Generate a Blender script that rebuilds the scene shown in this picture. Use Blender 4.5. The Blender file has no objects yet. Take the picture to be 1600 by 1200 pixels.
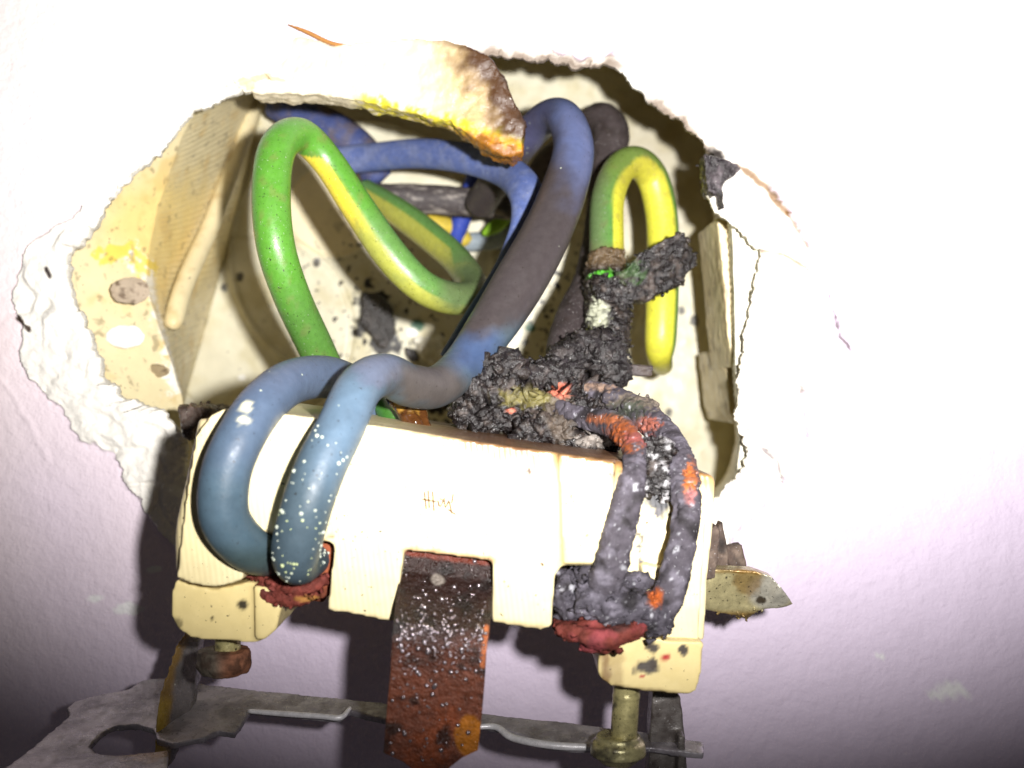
import bpy, bmesh, math, random
import numpy as np
from mathutils import Vector
random.seed(7); RNG = np.random.default_rng(7)
SC = bpy.context.scene
COL = SC.collection
F = 1715.0                      # focal length of the photograph in its pixels

# ------------------------------------------------------------ camera, world, light
cam = bpy.data.cameras.new('camera'); camo = bpy.data.objects.new('camera', cam); COL.objects.link(camo)
cam.sensor_width = 36; cam.lens = 36*F/1600; cam.clip_start = 0.002; cam.clip_end = 20
camo.location = (0, 0, 0); camo.rotation_euler = (math.radians(90), 0, 0)
cam.dof.use_dof = True; cam.dof.focus_distance = 0.098; cam.dof.aperture_fstop = 38
SC.camera = camo
W = bpy.data.worlds.new('World'); SC.world = W; W.use_nodes = True
W.node_tree.nodes['Background'].inputs[0].default_value = (1.0, .92, .98, 1)
W.node_tree.nodes['Background'].inputs[1].default_value = 0.032
SC.view_settings.view_transform = 'Standard'; SC.view_settings.look = 'None'
SC.view_settings.gamma = 1; SC.view_settings.use_curve_mapping = False
SC.view_settings.exposure = 0
LP = Vector((11.5, 0, 4.5))/1000
li = bpy.data.lights.new('flash', 'SPOT'); lo = bpy.data.objects.new('flash', li); COL.objects.link(lo)
li.energy = 1.6; li.color = (1, .975, .96); li.shadow_soft_size = 0.0016
li.spot_size = math.radians(75); li.spot_blend = 1.0
lo.location = LP
tgt = Vector(((960-800)*118/F, 118, (600-140)*118/F))/1000
lo.rotation_euler = (tgt-LP).to_track_quat('-Z', 'Y').to_euler()
lo.scale = (1.5, 1, 1)

# ------------------------------------------------------------ helpers (all in millimetres, pixel + distance -> point)
def P(px, py, d): return np.array([(px-800)*d/F, d, (600-py)*d/F])
def PX(V): return V[:, 0]*F/V[:, 1]+800, 600-V[:, 2]*F/V[:, 1], V[:, 1]
def srgb(r, g, b):
    c = np.array([r, g, b], float)/255
    return np.where(c <= .04045, c/12.92, ((c+.055)/1.055)**2.4)
def hsh(i, j, k, s):
    h = (i*374761393+j*668265263+k*2147483647+s*1442695041) & 0xffffffff
    h = ((h ^ (h >> 13))*1274126177) & 0xffffffff
    h = ((h ^ (h >> 16))*2246822519) & 0xffffffff
    return (h ^ (h >> 15)) & 0xffffffff
def vnoise(V, s=0):
    V = np.asarray(V, float); I = np.floor(V).astype(np.int64); f = V-I; u = f*f*f*(f*(f*6-15)+10)
    out = 0
    for a in (0, 1):
        for b in (0, 1):
            for c in (0, 1):
                h = hsh(I[:, 0]+a, I[:, 1]+b, I[:, 2]+c, s)
                g = np.stack([(h & 1023)/511.5-1, ((h >> 10) & 1023)/511.5-1, ((h >> 20) & 1023)/511.5-1], 1)
                d = f-np.array([a, b, c])
                w = (u[:, 0] if a else 1-u[:, 0])*(u[:, 1] if b else 1-u[:, 1])*(u[:, 2] if c else 1-u[:, 2])
                out = out+w*(g*d).sum(1)
    return out
def fbm(V, sc=1, o=4, s=0, r=.5):
    t = 0; a = 1
    for k in range(o): t = t+a*vnoise(V*sc+k*17.3, s+k); sc *= 2.03; a *= r
    return t
def worley(V, sc=1, s=0):
    V = V*sc; I = np.floor(V).astype(np.int64); f1 = np.full(len(V), 9.); f2 = f1.copy(); idn = np.zeros(len(V))
    for a in (-1, 0, 1):
        for b in (-1, 0, 1):
            for c in (-1, 0, 1):
                J = I+np.array([a, b, c]); h = hsh(J[:, 0], J[:, 1], J[:, 2], s)
                q = J+np.stack([(h & 1023)/1023., ((h >> 10) & 1023)/1023., ((h >> 20) & 1023)/1023.], 1)
                d = np.sqrt(((V-q)**2).sum(1)); m = d < f1
                f2 = np.where(m, f1, np.minimum(f2, d)); idn = np.where(m, (h & 255)/255., idn); f1 = np.where(m, d, f1)
    return f1, f2, idn
def sst(a, b, x):
    t = np.clip((x-a)/(b-a), 0, 1); return t*t*(3-2*t)
def mix(A, B, m):
    m = np.clip(np.asarray(m), 0, 1)[:, None]; return A*(1-m)+B*m
def full(c, n): return np.tile(np.array(c, float), (n, 1))
def catmull(K, step):
    """K: keys of any width; first three columns are the point (mm). returns samples and key parameter"""
    K = np.array(K, float); n = len(K); Q = np.vstack([2*K[0]-K[1], K, 2*K[-1]-K[-2]]); out = []; tt = []
    for i in range(n-1):
        p0, p1, p2, p3 = Q[i:i+4]; L = np.linalg.norm((p2-p1)[:3]); m = max(2, int(L/step))
        for j in range(m):
            t = j/m
            out.append(.5*(2*p1+(p2-p0)*t+(2*p0-5*p1+4*p2-p3)*t*t+(3*p1-p0-3*p2+p3)*t**3)); tt.append(i+t)
    out.append(K[-1]); tt.append(n-1.)
    return np.array(out), np.array(tt)
def tube(keys, n=28, step=.5, cap=True, flat=1.0):
    """keys: (px, py, distance, radius_px).  returns verts, faces, key parameter, angle (0 = faces the camera)"""
    K = [list(P(a, b, d))+[r*d/F] for a, b, d, r in keys]
    S, T = catmull(K, step); C = S[:, :3]; R = np.maximum(S[:, 3], .02)
    tan = np.gradient(C, axis=0); tan /= np.linalg.norm(tan, axis=1)[:, None]
    V = []; TT = []; TH = []
    prevB = None
    for i in range(len(C)):
        v = -C[i]/np.linalg.norm(C[i]); B = np.cross(tan[i], v); nb = np.linalg.norm(B)
        if nb < .25 and prevB is not None: B = prevB-tan[i]*np.dot(prevB, tan[i])
        elif prevB is not None:
            B = B/nb; w = min(1, nb/.7); B = B*w+prevB*(1-w) if np.dot(B, prevB) > -.5 else B
            B = B-tan[i]*np.dot(B, tan[i])
        B = B/np.linalg.norm(B); prevB = B; N = np.cross(B, tan[i])
        for k in range(n):
            a = 2*math.pi*k/n-math.pi
            V.append(C[i]+R[i]*(math.cos(a)*N*flat+math.sin(a)*B)); TT.append(T[i]); TH.append(a)
    Fc = []
    m = len(C)
    for i in range(m-1):
        for k in range(n):
            k2 = (k+1) % n; Fc.append((i*n+k, i*n+k2, (i+1)*n+k2, (i+1)*n+k))
    if cap:
        V.append(C[0]-tan[0]*R[0]*.35); V.append(C[-1]+tan[-1]*R[-1]*.35); TT += [T[0], T[-1]]; TH += [0, 0]
        a = len(V)-2
        for k in range(n):
            k2 = (k+1) % n; Fc.append((a, k2, k)); Fc.append((a+1, (m-1)*n+k, (m-1)*n+k2))
    return np.array(V), Fc, np.array(TT), np.array(TH)
def slab(out, d0, d1, dz=None, back=1.0):
    """thick plate: outline in picture pixels at distance d0, running back to d1.  dz(px,py) adds to both distances"""
    n = len(out); V = []
    c = np.mean(np.array(out), 0)
    for (x, y) in out:
        e = dz(x, y) if dz else 0; V.append(P(x, y, d0+e))
    for (x, y) in out:
        e = dz(x, y) if dz else 0; xx, yy = c[0]+(x-c[0])*back, c[1]+(y-c[1])*back
        p = P(xx, yy, d0+e); V.append(np.array([p[0], d1+e, p[2]]))
    Fc = [tuple(range(n)), tuple(range(2*n-1, n-1, -1))]+[(i, i+n, (i+1) % n+n, (i+1) % n) for i in range(n)]
    return np.array(V), Fc
def blob(px, py, d, r, s=(1, 1, 1), sub=3):
    bm = bmesh.new(); bmesh.ops.create_icosphere(bm, subdivisions=sub, radius=r*d/F)
    V = np.array([v.co[:] for v in bm.verts])*np.array(s)+P(px, py, d)
    Fc = [tuple(v.index for v in f.verts) for f in bm.faces]; bm.free(); return V, Fc
def cyl(p0, p1, r0, r1=None, n=32):
    p0 = np.array(p0, float); p1 = np.array(p1, float); r1 = r0 if r1 is None else r1
    ax = p1-p0; ax /= np.linalg.norm(ax); a = np.cross(ax, [0, 1, .1]); a /= np.linalg.norm(a); b = np.cross(ax, a)
    V = [p+r*(math.cos(2*math.pi*k/n)*a+math.sin(2*math.pi*k/n)*b) for p, r in ((p0, r0), (p1, r1)) for k in range(n)]
    Fc = [(k, (k+1) % n, n+(k+1) % n, n+k) for k in range(n)]+[tuple(range(n-1, -1, -1)), tuple(range(n, 2*n))]
    return np.array(V), Fc
def merge(parts):
    V = []; Fc = []; o = 0
    for p in parts:
        V.append(p[0]); Fc += [tuple(i+o for i in f) for f in p[1]]; o += len(p[0])
    return np.vstack(V), Fc
def raw_mesh(V, Fc):
    me = bpy.data.meshes.new('m'); me.from_pydata((V/1000).tolist(), [], Fc)
    bm = bmesh.new(); bm.from_mesh(me); bmesh.ops.recalc_face_normals(bm, faces=bm.faces); bm.to_mesh(me); bm.free(); me.update(); return me
def arrays(me):
    n = len(me.vertices); V = np.empty(n*3); me.vertices.foreach_get('co', V)
    N = np.empty(n*3); me.vertices.foreach_get('normal', N); return V.reshape(-1, 3)*1000, N.reshape(-1, 3)
def remesh(parts, voxel=.25, smooth=2, disp=None, iters=1):
    """union of closed pieces as one skin; voxel in mm.  disp(V, N, px, py) -> offset along normal in mm"""
    me = bpy.data.meshes.new('m')
    for p in parts: pass
    V, Fc = [], []
    ms = [raw_mesh(p[0], p[1]) for p in parts]
    bm = bmesh.new()
    for m in ms: bm.from_mesh(m); bpy.data.meshes.remove(m)
    bmesh.ops.triangulate(bm, faces=[f for f in bm.faces if len(f.verts) > 4])
    bm.to_mesh(me); bm.free()
    ob = bpy.data.objects.new('tmp', me); COL.objects.link(ob)
    md = ob.modifiers.new('r', 'REMESH'); md.mode = 'VOXEL'; md.voxel_size = voxel/1000; md.adaptivity = 0
    if smooth:
        s = ob.modifiers.new('s', 'SMOOTH'); s.factor = .5; s.iterations = smooth
    dg = bpy.context.evaluated_depsgraph_get(); dg.update()
    out = bpy.data.meshes.new_from_object(ob.evaluated_get(dg)); bpy.data.objects.remove(ob); bpy.data.meshes.remove(me)
    if disp:
        for _ in range(iters):
            V, N = arrays(out); px, py, d = PX(V); V = V+N*disp(V, N, px, py)[:, None]
            out.vertices.foreach_set('co', (V/1000).ravel()); out.update()
    return out
def add_shards(me, count, size, where=None, thick=.25):
    V, N = arrays(me); idx = np.arange(len(V))
    if where is not None:
        px, py, d = PX(V); idx = idx[where(px, py, d)]
    idx = RNG.choice(idx, min(count, len(idx)), replace=False)
    bm = bmesh.new(); bm.from_mesh(me)
    for i in idx:
        c = V[i]+N[i]*size*RNG.uniform(-.1, .25); s = size*RNG.uniform(.35, 1.1)
        a = RNG.normal(size=3); a /= np.linalg.norm(a); a = a*.8+N[i]*.6; a /= np.linalg.norm(a)
        u = np.cross(a, RNG.normal(size=3)); u /= np.linalg.norm(u); w = np.cross(a, u)
        m = RNG.integers(4, 7); th = np.sort(RNG.uniform(0, 2*math.pi, m)); rr = RNG.uniform(.35, .75, m)*s
        top = [bm.verts.new((c+rr[k]*(math.cos(th[k])*u+math.sin(th[k])*w*.7)+a*thick*s)/1000) for k in range(m)]
        bot = [bm.verts.new((c+rr[k]*.9*(math.cos(th[k])*u+math.sin(th[k])*w*.7)-a*thick*s)/1000) for k in range(m)]
        bm.faces.new(top); bm.faces.new(bot[::-1])
        for k in range(m): bm.faces.new((top[k], bot[k], bot[(k+1) % m], top[(k+1) % m]))
    bm.to_mesh(me); bm.free(); me.update(); return me
def paint(me, fn):
    V, N = arrays(me); px, py, d = PX(V); C = np.clip(fn(V, N, px, py, d), 0, 1)
    at = me.color_attributes.new('Col', 'FLOAT_COLOR', 'POINT')
    at.data.foreach_set('color', np.hstack([C, np.ones((len(C), 1))]).ravel()); return me
def link(name, me, mat, root=None, label=None, cat=None, group=None, kind=None, flat=False):
    me.name = name
    if not flat: me.polygons.foreach_set('use_smooth', [True]*len(me.polygons))
    me.materials.clear(); me.materials.append(mat)
    o = bpy.data.objects.new(name, me); COL.objects.link(o)
    V, _ = arrays(me); c = Vector((0, 0, 0)); r_ = root
    while r_: c = c+r_.location*1000; r_ = r_.parent
    c = c if root else Vector(((V[:, 0].min()+V[:, 0].max())/2, (V[:, 1].min()+V[:, 1].max())/2, V[:, 2].min()))
    me.vertices.foreach_set('co', ((V-np.array(c))/1000).ravel()); me.update()
    if root: o.parent = root
    else: o.location = Vector(c)/1000
    tag(o, label, cat, group, kind); return o
def tag(o, label=None, cat=None, group=None, kind=None):
    if label: o['label'] = label
    if cat: o['category'] = cat
    if group: o['group'] = group
    if kind: o['kind'] = kind
def empty(name, p, label, cat, group=None):
    o = bpy.data.objects.new(name, None); COL.objects.link(o); o.location = Vector(p)/1000; o.empty_display_size = .005
    tag(o, label, cat, group); return o
def spot(px, py, cx, cy, rx, ry, V=None, na=.5, sc=.8, soft=.25, seed=3):
    r = np.sqrt(((px-cx)/rx)**2+((py-cy)/ry)**2)
    if V is not None: r = r+na*fbm(V, sc, 4, seed)
    return 1-sst(1-soft, 1+soft, r)

# ------------------------------------------------------------ materials
def mat(name, rough=.5, spec=.5, metal=0, var=.15, vscale=.6, bump=(2.0, .02), bump2=None, specks=None, coat=0,
        rvar=0, sss=0, lines=None, base=None, droplets=None, vcol=None):
    """colour comes from the vertex paint; scales are per millimetre, bump heights in millimetres"""
    m = bpy.data.materials.new(name); m.use_nodes = True; nt = m.node_tree; N = nt.nodes; L = nt.links
    b = N['Principled BSDF']; b.inputs['Metallic'].default_value = metal; b.inputs['Specular IOR Level'].default_value = spec
    tc = N.new('ShaderNodeTexCoord'); vm = N.new('ShaderNodeVectorMath'); vm.operation = 'SCALE'; vm.inputs['Scale'].default_value = 1000
    L.new(tc.outputs['Object'], vm.inputs[0]); vec = vm.outputs[0]
    if base is None:
        a = N.new('ShaderNodeAttribute'); a.attribute_name = 'Col'; col = a.outputs['Color']
    else:
        a = N.new('ShaderNodeRGB'); a.outputs[0].default_value = (*base, 1); col = a.outputs[0]
    def noise(s, det=5, r=.6):
        n = N.new('ShaderNodeTexNoise'); n.inputs['Scale'].default_value = s; n.inputs['Detail'].default_value = det
        n.inputs['Roughness'].default_value = r; L.new(vec, n.inputs['Vector']); return n.outputs['Fac']
    def rng(x, a, b_, c, d):
        n = N.new('ShaderNodeMapRange'); L.new(x, n.inputs[0])
        for i, v in enumerate((a, b_, c, d)): n.inputs[i+1].default_value = v
        return n.outputs[0]
    def mixc(f, A, B, mode='MIX'):
        n = N.new('ShaderNodeMix'); n.data_type = 'RGBA'; n.blend_type = mode
        for s_, v in ((n.inputs[0], f), (n.inputs[6], A), (n.inputs[7], B)):
            if isinstance(v, (int, float)): s_.default_value = v
            elif isinstance(v, tuple): s_.default_value = (*v, 1)
            else: L.new(v, s_)
        return n.outputs[2]
    if var:
        v = rng(noise(vscale, 8, .7), .3, .7, 1-var, 1+var)
        hs = N.new('ShaderNodeHueSaturation'); L.new(col, hs.inputs['Color']); L.new(v, hs.inputs['Value']); col = hs.outputs[0]
    if specks:
        for (c, s, lo_, hi) in specks:      # tiny specks of dirt
            col = mixc(rng(noise(s, 3, .5), lo_, hi, 0, 1), col, c)
    dropm = None
    if droplets:
        c, s, thr = droplets
        vo = N.new('ShaderNodeTexVoronoi'); vo.inputs['Scale'].default_value = s; L.new(vec, vo.inputs['Vector'])
        keep = rng(noise(s*.3, 2), .50, .60, 0, thr); sub = N.new('ShaderNodeMath'); sub.operation = 'SUBTRACT'
        L.new(keep, sub.inputs[0]); L.new(vo.outputs['Distance'], sub.inputs[1]); dropm = rng(sub.outputs[0], 0, .04, 0, 1)
        col = mixc(dropm, col, c)
    L.new(col, b.inputs['Base Color'])
    if rvar:
        L.new(rng(noise(vscale*1.7, 4), .35, .65, max(0, rough-rvar), min(1, rough+rvar)), b.inputs['Roughness'])
    else: b.inputs['Roughness'].default_value = rough
    nrm = None
    for bb in [x for x in (bump, bump2) if x]:
        bn = N.new('ShaderNodeBump'); bn.inputs['Strength'].default_value = 1; bn.inputs['Distance'].default_value = bb[1]/1000
        L.new(noise(bb[0], 6, .6), bn.inputs['Height'])
        if nrm: L.new(nrm, bn.inputs['Normal'])
        nrm = bn.outputs[0]
    if lines:
        wv = N.new('ShaderNodeTexWave'); wv.bands_direction = 'X'; wv.inputs['Scale'].default_value = lines[0]; wv.inputs['Distortion'].default_value = lines[2]
        mp = N.new('ShaderNodeMapping'); mp.inputs['Rotation'].default_value = (0, lines[3], 0); mp.inputs['Scale'].default_value = (1, .05, .03)
        mp.inputs['Rotation'].default_value = (0, 0, 0)
        rot = N.new('ShaderNodeVectorRotate'); rot.rotation_type = 'Y_AXIS'; rot.inputs['Angle'].default_value = lines[3]
        L.new(vec, rot.inputs[0]); L.new(rot.outputs[0], mp.inputs[0]); L.new(mp.outputs[0], wv.inputs[0])
        bn = N.new('ShaderNodeBump'); bn.inputs['Distance'].default_value = lines[1]/1000; L.new(wv.outputs['Fac'], bn.inputs['Height'])
        if nrm: L.new(nrm, bn.inputs['Normal'])
        nrm = bn.outputs[0]
    if nrm: L.new(nrm, b.inputs['Normal'])
    if sss: b.inputs['Subsurface Weight'].default_value = sss; b.inputs['Subsurface Radius'].default_value = (1, .7, .4); b.inputs['Subsurface Scale'].default_value = .001
    if coat: b.inputs['Coat Weight'].default_value = coat; b.inputs['Coat Roughness'].default_value = .12
    return m

DK = tuple(srgb(38, 32, 26)); 
def speck_child(parent, cond, count, rr, colr, mt):
    V, N = arrays(parent.data); Vw = V+np.array(parent.location)*1000; px, py, d = PX(Vw); vv = Vw/np.linalg.norm(Vw, axis=1)[:, None]
    idx = np.where(((N*vv).sum(1) < -.25) & cond(px, py))[0]; idx = RNG.choice(idx, count, replace=False)
    me = raw_mesh(*merge([blob(px[i], py[i], d[i]-.02, rr*(.5+1.1*RNG.uniform()**2), (1, .7, 1), 2) for i in idx]))
    paint(me, lambda V, N, px, py, d: mix(full(colr, len(V)), full((.6, .68, .35), len(V)), sst(.1, .2, vnoise(V*.4, 3)))); return link('dust_specks', me, mt, parent, kind='stuff')
M = dict(
 wall=mat('painted_plaster', .6, .35, var=.04, vscale=.2, bump=(.7, .28), bump2=(3, .06)),
 plaster=mat('broken_plaster', .9, .2, var=.12, bump=(2.5, .12), bump2=(8, .05)),
 box=mat('yellowed_box_plastic', .42, .45, var=.07, vscale=.3, bump=(1.5, .02), bump2=(9, .008), specks=[(DK, 1.6, .72, .76), (DK, 3.2, .70, .73)], rvar=.12),
 house=mat('cream_moulded_plastic', .38, .5, var=.06, vscale=.5, bump=(1.5, .015), specks=[(tuple(srgb(90, 66, 40)), 1.5, .715, .75), (DK, 3.5, .70, .73)], lines=(.75, .012, 1.2, .12), rvar=.1),
 foot=mat('cream_plastic_foot', .42, .5, var=.06, vscale=.5, bump=(1.5, .02), bump2=(8, .01), specks=[(DK, 3.0, .68, .72)], rvar=.1),
 wire=mat('wire_insulation', .36, .5, var=.14, vscale=1.3, bump=(3, .02), bump2=(12, .012), specks=[(DK, 4.5, .66, .71), ((.5, .5, .45), 5.5, .70, .73)], rvar=.12),
 wet=mat('dusty_blue_insulation', .46, .4, var=.15, vscale=.8, bump=(3, .02), bump2=(10, .01), specks=[(DK, 4, .68, .72)], droplets=((.6, .66, .5), .9, .10), rvar=.1),
 dusty=mat('sooted_insulation', .6, .4, var=.25, vscale=1.6, bump=(3.5, .06), bump2=(11, .03), specks=[((.45, .43, .42), 5.5, .66, .72)]),
 char=mat('char', .3, .7, var=.5, vscale=1.2, bump=(2.2, .10), bump2=(11, .09), specks=[((.55, .54, .5), 5, .70, .73)], rvar=.2),
 ash=mat('ashen_char', .75, .35, var=.28, vscale=1.8, bump=(4, .06), bump2=(12, .05), specks=[((.5, .5, .52), 6, .69, .73)], rvar=.15),
 strap=mat('scorched_copper_strap', .3, .6, metal=.1, var=.45, vscale=1.6, bump=(2.2, .2), bump2=(5, .14), rvar=.14, coat=0),
 steel=mat('dull_galvanised_steel', .36, .8, metal=.15, var=.25, vscale=.9, bump=(3, .03), bump2=(10, .02), specks=[((.6, .6, .6), 4, .66, .72)], rvar=.15),
 brass=mat('yellow_passivated_brass', .3, .8, metal=.4, var=.3, vscale=1.3, bump=(3, .04), specks=[(DK, 4, .64, .7)], rvar=.12),
 rust=mat('rusty_metal', .7, .4, metal=.15, var=.4, vscale=1.5, bump=(2.5, .18), bump2=(7, .08)),
 resin=mat('amber_resin', .15, .6, var=.3, vscale=1.0, bump=(1.2, .08), coat=.6),
)

# ------------------------------------------------------------ wall with the ragged hole (radial sheet, real thickness)
WD = 118.0
hole = [(300,175),(345,154),(400,139),(460,139),(505,125),(545,95),(600,74),(680,66),(760,82),(830,90),(900,102),(955,100),(985,125),(1030,170),(1080,198),
 (1108,232),(1130,272),(1104,306),(1120,334),(1160,360),(1190,392),(1187,420),(1176,470),(1164,530),(1154,590),(1148,650),(1162,685),(1172,712),(1150,748),(1105,790),
 (1090,850),(1000,900),(800,930),(600,930),(420,900),(320,830),(292,740),(286,680),(255,645),(195,622),(160,590),(138,520),(112,470),(102,412),
 (112,392),(150,352),(160,325),(190,285),(240,240)]
hc = np.array([690., 470.])
chipw = [(-180,85),(-174,70),(-166,26),(-140,12),(-100,10),(-60,12),(-50,18),(-35,38),(-22,80),(-5,85),(8,110),(20,90),(35,60),(60,20),(120,15),(134,40),(142,75),(152,92),(162,100),(170,108),(175,100),(180,85)]
def dens(poly, n, jag, seed):
    Q = np.array(poly+[poly[0]], float); L = np.r_[0, np.cumsum(np.linalg.norm(np.diff(Q, axis=0), axis=1))]
    s = np.linspace(0, L[-1], n, endpoint=False); X = np.interp(s, L, Q[:, 0]); Y = np.interp(s, L, Q[:, 1])
    V = np.stack([X*.02, Y*.02, s*0], 1)
    return np.stack([X+jag*fbm(V, 1.5, 5, seed, .65), Y+jag*fbm(V, 1.5, 5, seed+40, .65)], 1)
NO = 1500
O2 = dens(hole, NO, 10, 11)
Om = np.stack([(O2[:, 0]-800)*WD/F, (600-O2[:, 1])*WD/F], 1); cm = np.array([(hc[0]-800)*WD/F, (600-hc[1])*WD/F])
dirv = Om-cm; dirv /= np.linalg.norm(dirv, axis=1)[:, None]
ang = np.degrees(np.arctan2(-dirv[:, 1], dirv[:, 0]))       # picture angle, y down
cw = np.interp(ang, [a for a, b in chipw], [b for a, b in chipw])*WD/F
am = np.unwrap(np.radians(ang)); sg = np.sign(am[-1]-am[0])
k_ = 61; ap = np.concatenate([am[-k_:]-sg*2*math.pi, am, am[:k_]+sg*2*math.pi])
asm = np.convolve(ap, np.hanning(2*k_+1)/np.hanning(2*k_+1).sum(), 'valid')[:NO]
asm = sg*np.maximum.accumulate(sg*asm)+sg*np.linspace(0, 1e-3, NO)
rad0 = np.linalg.norm(Om-cm, axis=1); rp_ = np.concatenate([rad0[-k_:], rad0, rad0[:k_]]); rsm = np.convolve(rp_, np.hanning(2*k_+1)/np.hanning(2*k_+1).sum(), 'valid')[:NO]
dsm = np.stack([np.cos(asm), -np.sin(asm)], 1)
# outward positions: uniform direction field blended to avoid folds
s_list = [0]+list(np.cumsum(np.concatenate([np.full(46, .16), np.linspace(.18, .6, 60), np.geomspace(.8, 40, 30)])))
NR = len(s_list)
V = []
lip = [(2.8, -1.6), (2.4, -.8), (2.0, -.35), (1.5, -.12), (1.1, .0), (.7, .03), (.35, .02)]   # (backwards, outward)
for (bk, so) in lip:
    q = Om-dirv*so
    V.append(np.stack([q[:, 0], np.full(NO, WD+bk), q[:, 1]], 1))
NL = len(lip)
for s in s_list:
    w_ = float(sst(0, 6, s)); q = (Om+dirv*s)*(1-w_)+(cm+dsm*(rsm+s+(rad0-rsm)*math.exp(-s/4))[:, None])*w_; V.append(np.stack([q[:, 0], np.full(NO, WD), q[:, 1]], 1))
V = np.vstack(V); S = np.concatenate([np.zeros(NL*NO), np.repeat(s_list, NO)]); CW = np.tile(cw, NR+NL); AN = np.tile(ang, NR+NL)
isl = np.arange(len(V)) < NL*NO
edgew = CW*(1+.30*fbm(V*np.array([1, 0, 1]), .16, 5, 5, .55))+.25
inchip = 1-sst(-.12, .12, S-edgew)
big = fbm(V, .018, 3, 8)*3.0
flakes = fbm(V, .45, 5, 21, .55); w1, w2, wid = worley(V*np.array([1, 0, 1]), .28, 4)
dep = inchip*(1.7*np.clip(sst(0, 4, CW), .25, 1)+.38*flakes+.8*(wid-.5)*sst(0, .12, w2-w1)*sst(2, 4, CW))
dep += (1-inchip)*sst(1.2, 0, (S-edgew))*-.12
fade = np.tile(np.r_[np.zeros(NL), [.6, .9], np.ones(NR-2)].repeat(NO), 1)
lefts = ((AN > 118) | (AN < -165))
dep = np.where(lefts, inchip*(-.6+.5*flakes-.8*(wid-.5)*sst(0, .2, w2-w1))*sst(0, 1.6, S+.4), dep)
V[:, 1] += np.where(isl, .25*flakes, dep*fade)
nearr = sst(1.2, 0, S); jz = V*np.array([1, .5, 1]); jw = .35+.65*sst(-.05, .25, fbm(V, .12, 3, 90)+.1*(np.abs(AN) > 150))
V[:, 0] += nearr*jw*(.30*fbm(jz, 1.1, 5, 31, .7)); V[:, 2] += nearr*jw*(.30*fbm(jz, 1.1, 5, 32, .7)); V[:, 1] += nearr*.30*fbm(V, 1.4, 4, 37, .7)
# shallow scratch on the lower left, cracks on the right
def seg(px, py, pts):
    r = np.full(len(px), 1e9)
    for (x0, y0), (x1, y1) in zip(pts[:-1], pts[1:]):
        t = np.clip(((px-x0)*(x1-x0)+(py-y0)*(y1-y0))/((x1-x0)**2+(y1-y0)**2), 0, 1)
        r = np.minimum(r, np.hypot(px-x0-t*(x1-x0), py-y0-t*(y1-y0)))
    return r
px, py, d = PX(V)
jx = px+6*fbm(V, .6, 3, 61); jy = py+6*fbm(V, .6, 3, 62)
for pts, w, h in (([(0,590),(40,650),(75,720)], 5, -.12), ([(1250,350),(1290,430),(1315,510),(1332,548)], 4, .35), ([(1248,600),(1258,650),(1262,690)], 3, .3), ([(1180,690),(1215,722),(1222,752)], 4, .3), ([(20,490),(45,485)], 3, .3)):
    V[:, 1] += h*(1-sst(.3*w, w, seg(jx, jy, pts)))
Fc = []
for r in range(NR+NL-1):
    for i in range(NO):
        j = (i+1) % NO; Fc.append((r*NO+i, r*NO+j, (r+1)*NO+j, (r+1)*NO+i))
me = raw_mesh(V, Fc)
if me.polygons[len(me.polygons)-5].normal.y > 0: me.flip_normals()
S_, CW_, IC_, ISL_ = S, edgew, inchip, isl
def wall_col(V, N, px, py, d):
    n = len(V)
    c = mix(full((.76, .65, .80), n), full((.86, .74, .72), n), sst(900, -100, px+.5*py+300*fbm(V, .03, 3, 2)))
    c = mix(c, full((.84, .81, .74), n), IC_)
    c = mix(c, full((.80, .72, .48), n), np.where(ISL_, .8, 0)*sst(1000, 1100, px)*.6)
    # scorch along the upper and right rim of the hole
    sc = sst(1.7, .2, S_+1.2*fbm(V, .6, 4, 9))*(np.maximum(spot(px, py, 860, 90, 150, 30), spot(px, py, 1075, 205, 90, 80)))
    c = mix(c, full(srgb(96, 70, 44), n), sc*.8)
    c = mix(c, full(srgb(40, 34, 30), n), spot(px, py, 1122, 262, 22, 34, V, .4)*sst(1.9, .9, S_))
    c = mix(c, full(srgb(120, 88, 48), n), sst(9, 3, seg(px, py, [(1152,258),(1195,290),(1230,332)])+6*fbm(V, .8, 3, 7))*.9+sst(4, 1.5, seg(px, py, [(1230,332),(1262,385)])+3*fbm(V, .8, 3, 7))*.7)  # brown painted along the plaster step edge, standing in for its shade
    c = mix(c, full(srgb(140, 116, 90), n), sst(3.5, 1, seg(px, py, [(1190,392),(1225,398),(1262,420)])+3*fbm(V, .8, 3, 7))*.8)
    c = mix(c, full(srgb(104, 92, 92), n), sst(3.5, 1, seg(px, py, [(1262,400),(1290,440),(1304,490),(1312,525),(1330,548)])+5*fbm(V, 1, 3, 17)+3*sst(500, 480, py))*.9)
    c = mix(c, full(srgb(130, 120, 124), n), sst(2.5, .8, np.minimum(seg(px, py, [(1250,600),(1256,640),(1262,684)]), seg(px, py, [(1190,700),(1215,722),(1222,752)]))+4*fbm(V, 1, 3, 19))*.8)
    c = mix(c, full(srgb(52, 40, 34), n), sst(5, 2, seg(px, py, [(72,420),(78,432)])))
    c = mix(c, full(srgb(66, 52, 40), n), sst(5, 2, seg(px, py, [(28,497),(45,515)])+4*fbm(V, 1.2, 3, 3)))
    for x, y, r in ((200, 950, 14), (1485, 1080, 18), (1460, 1086, 10), (150, 935, 8), (240, 890, 8), (1375, 1025, 5)):
        c = mix(c, full((.9, .88, .88), n), spot(px, py, x, y, r*1.4, r*.7, V, .7, 1.0))
    c = mix(c, full(srgb(210, 190, 110), n), spot(px, py, 420, 130, 60, 14, V, .6, 1.2)*.7)
    return c
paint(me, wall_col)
link('wall', me, M['wall'], kind='structure', label='pale lavender painted wall with a ragged hole broken through it', cat=None)

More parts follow.
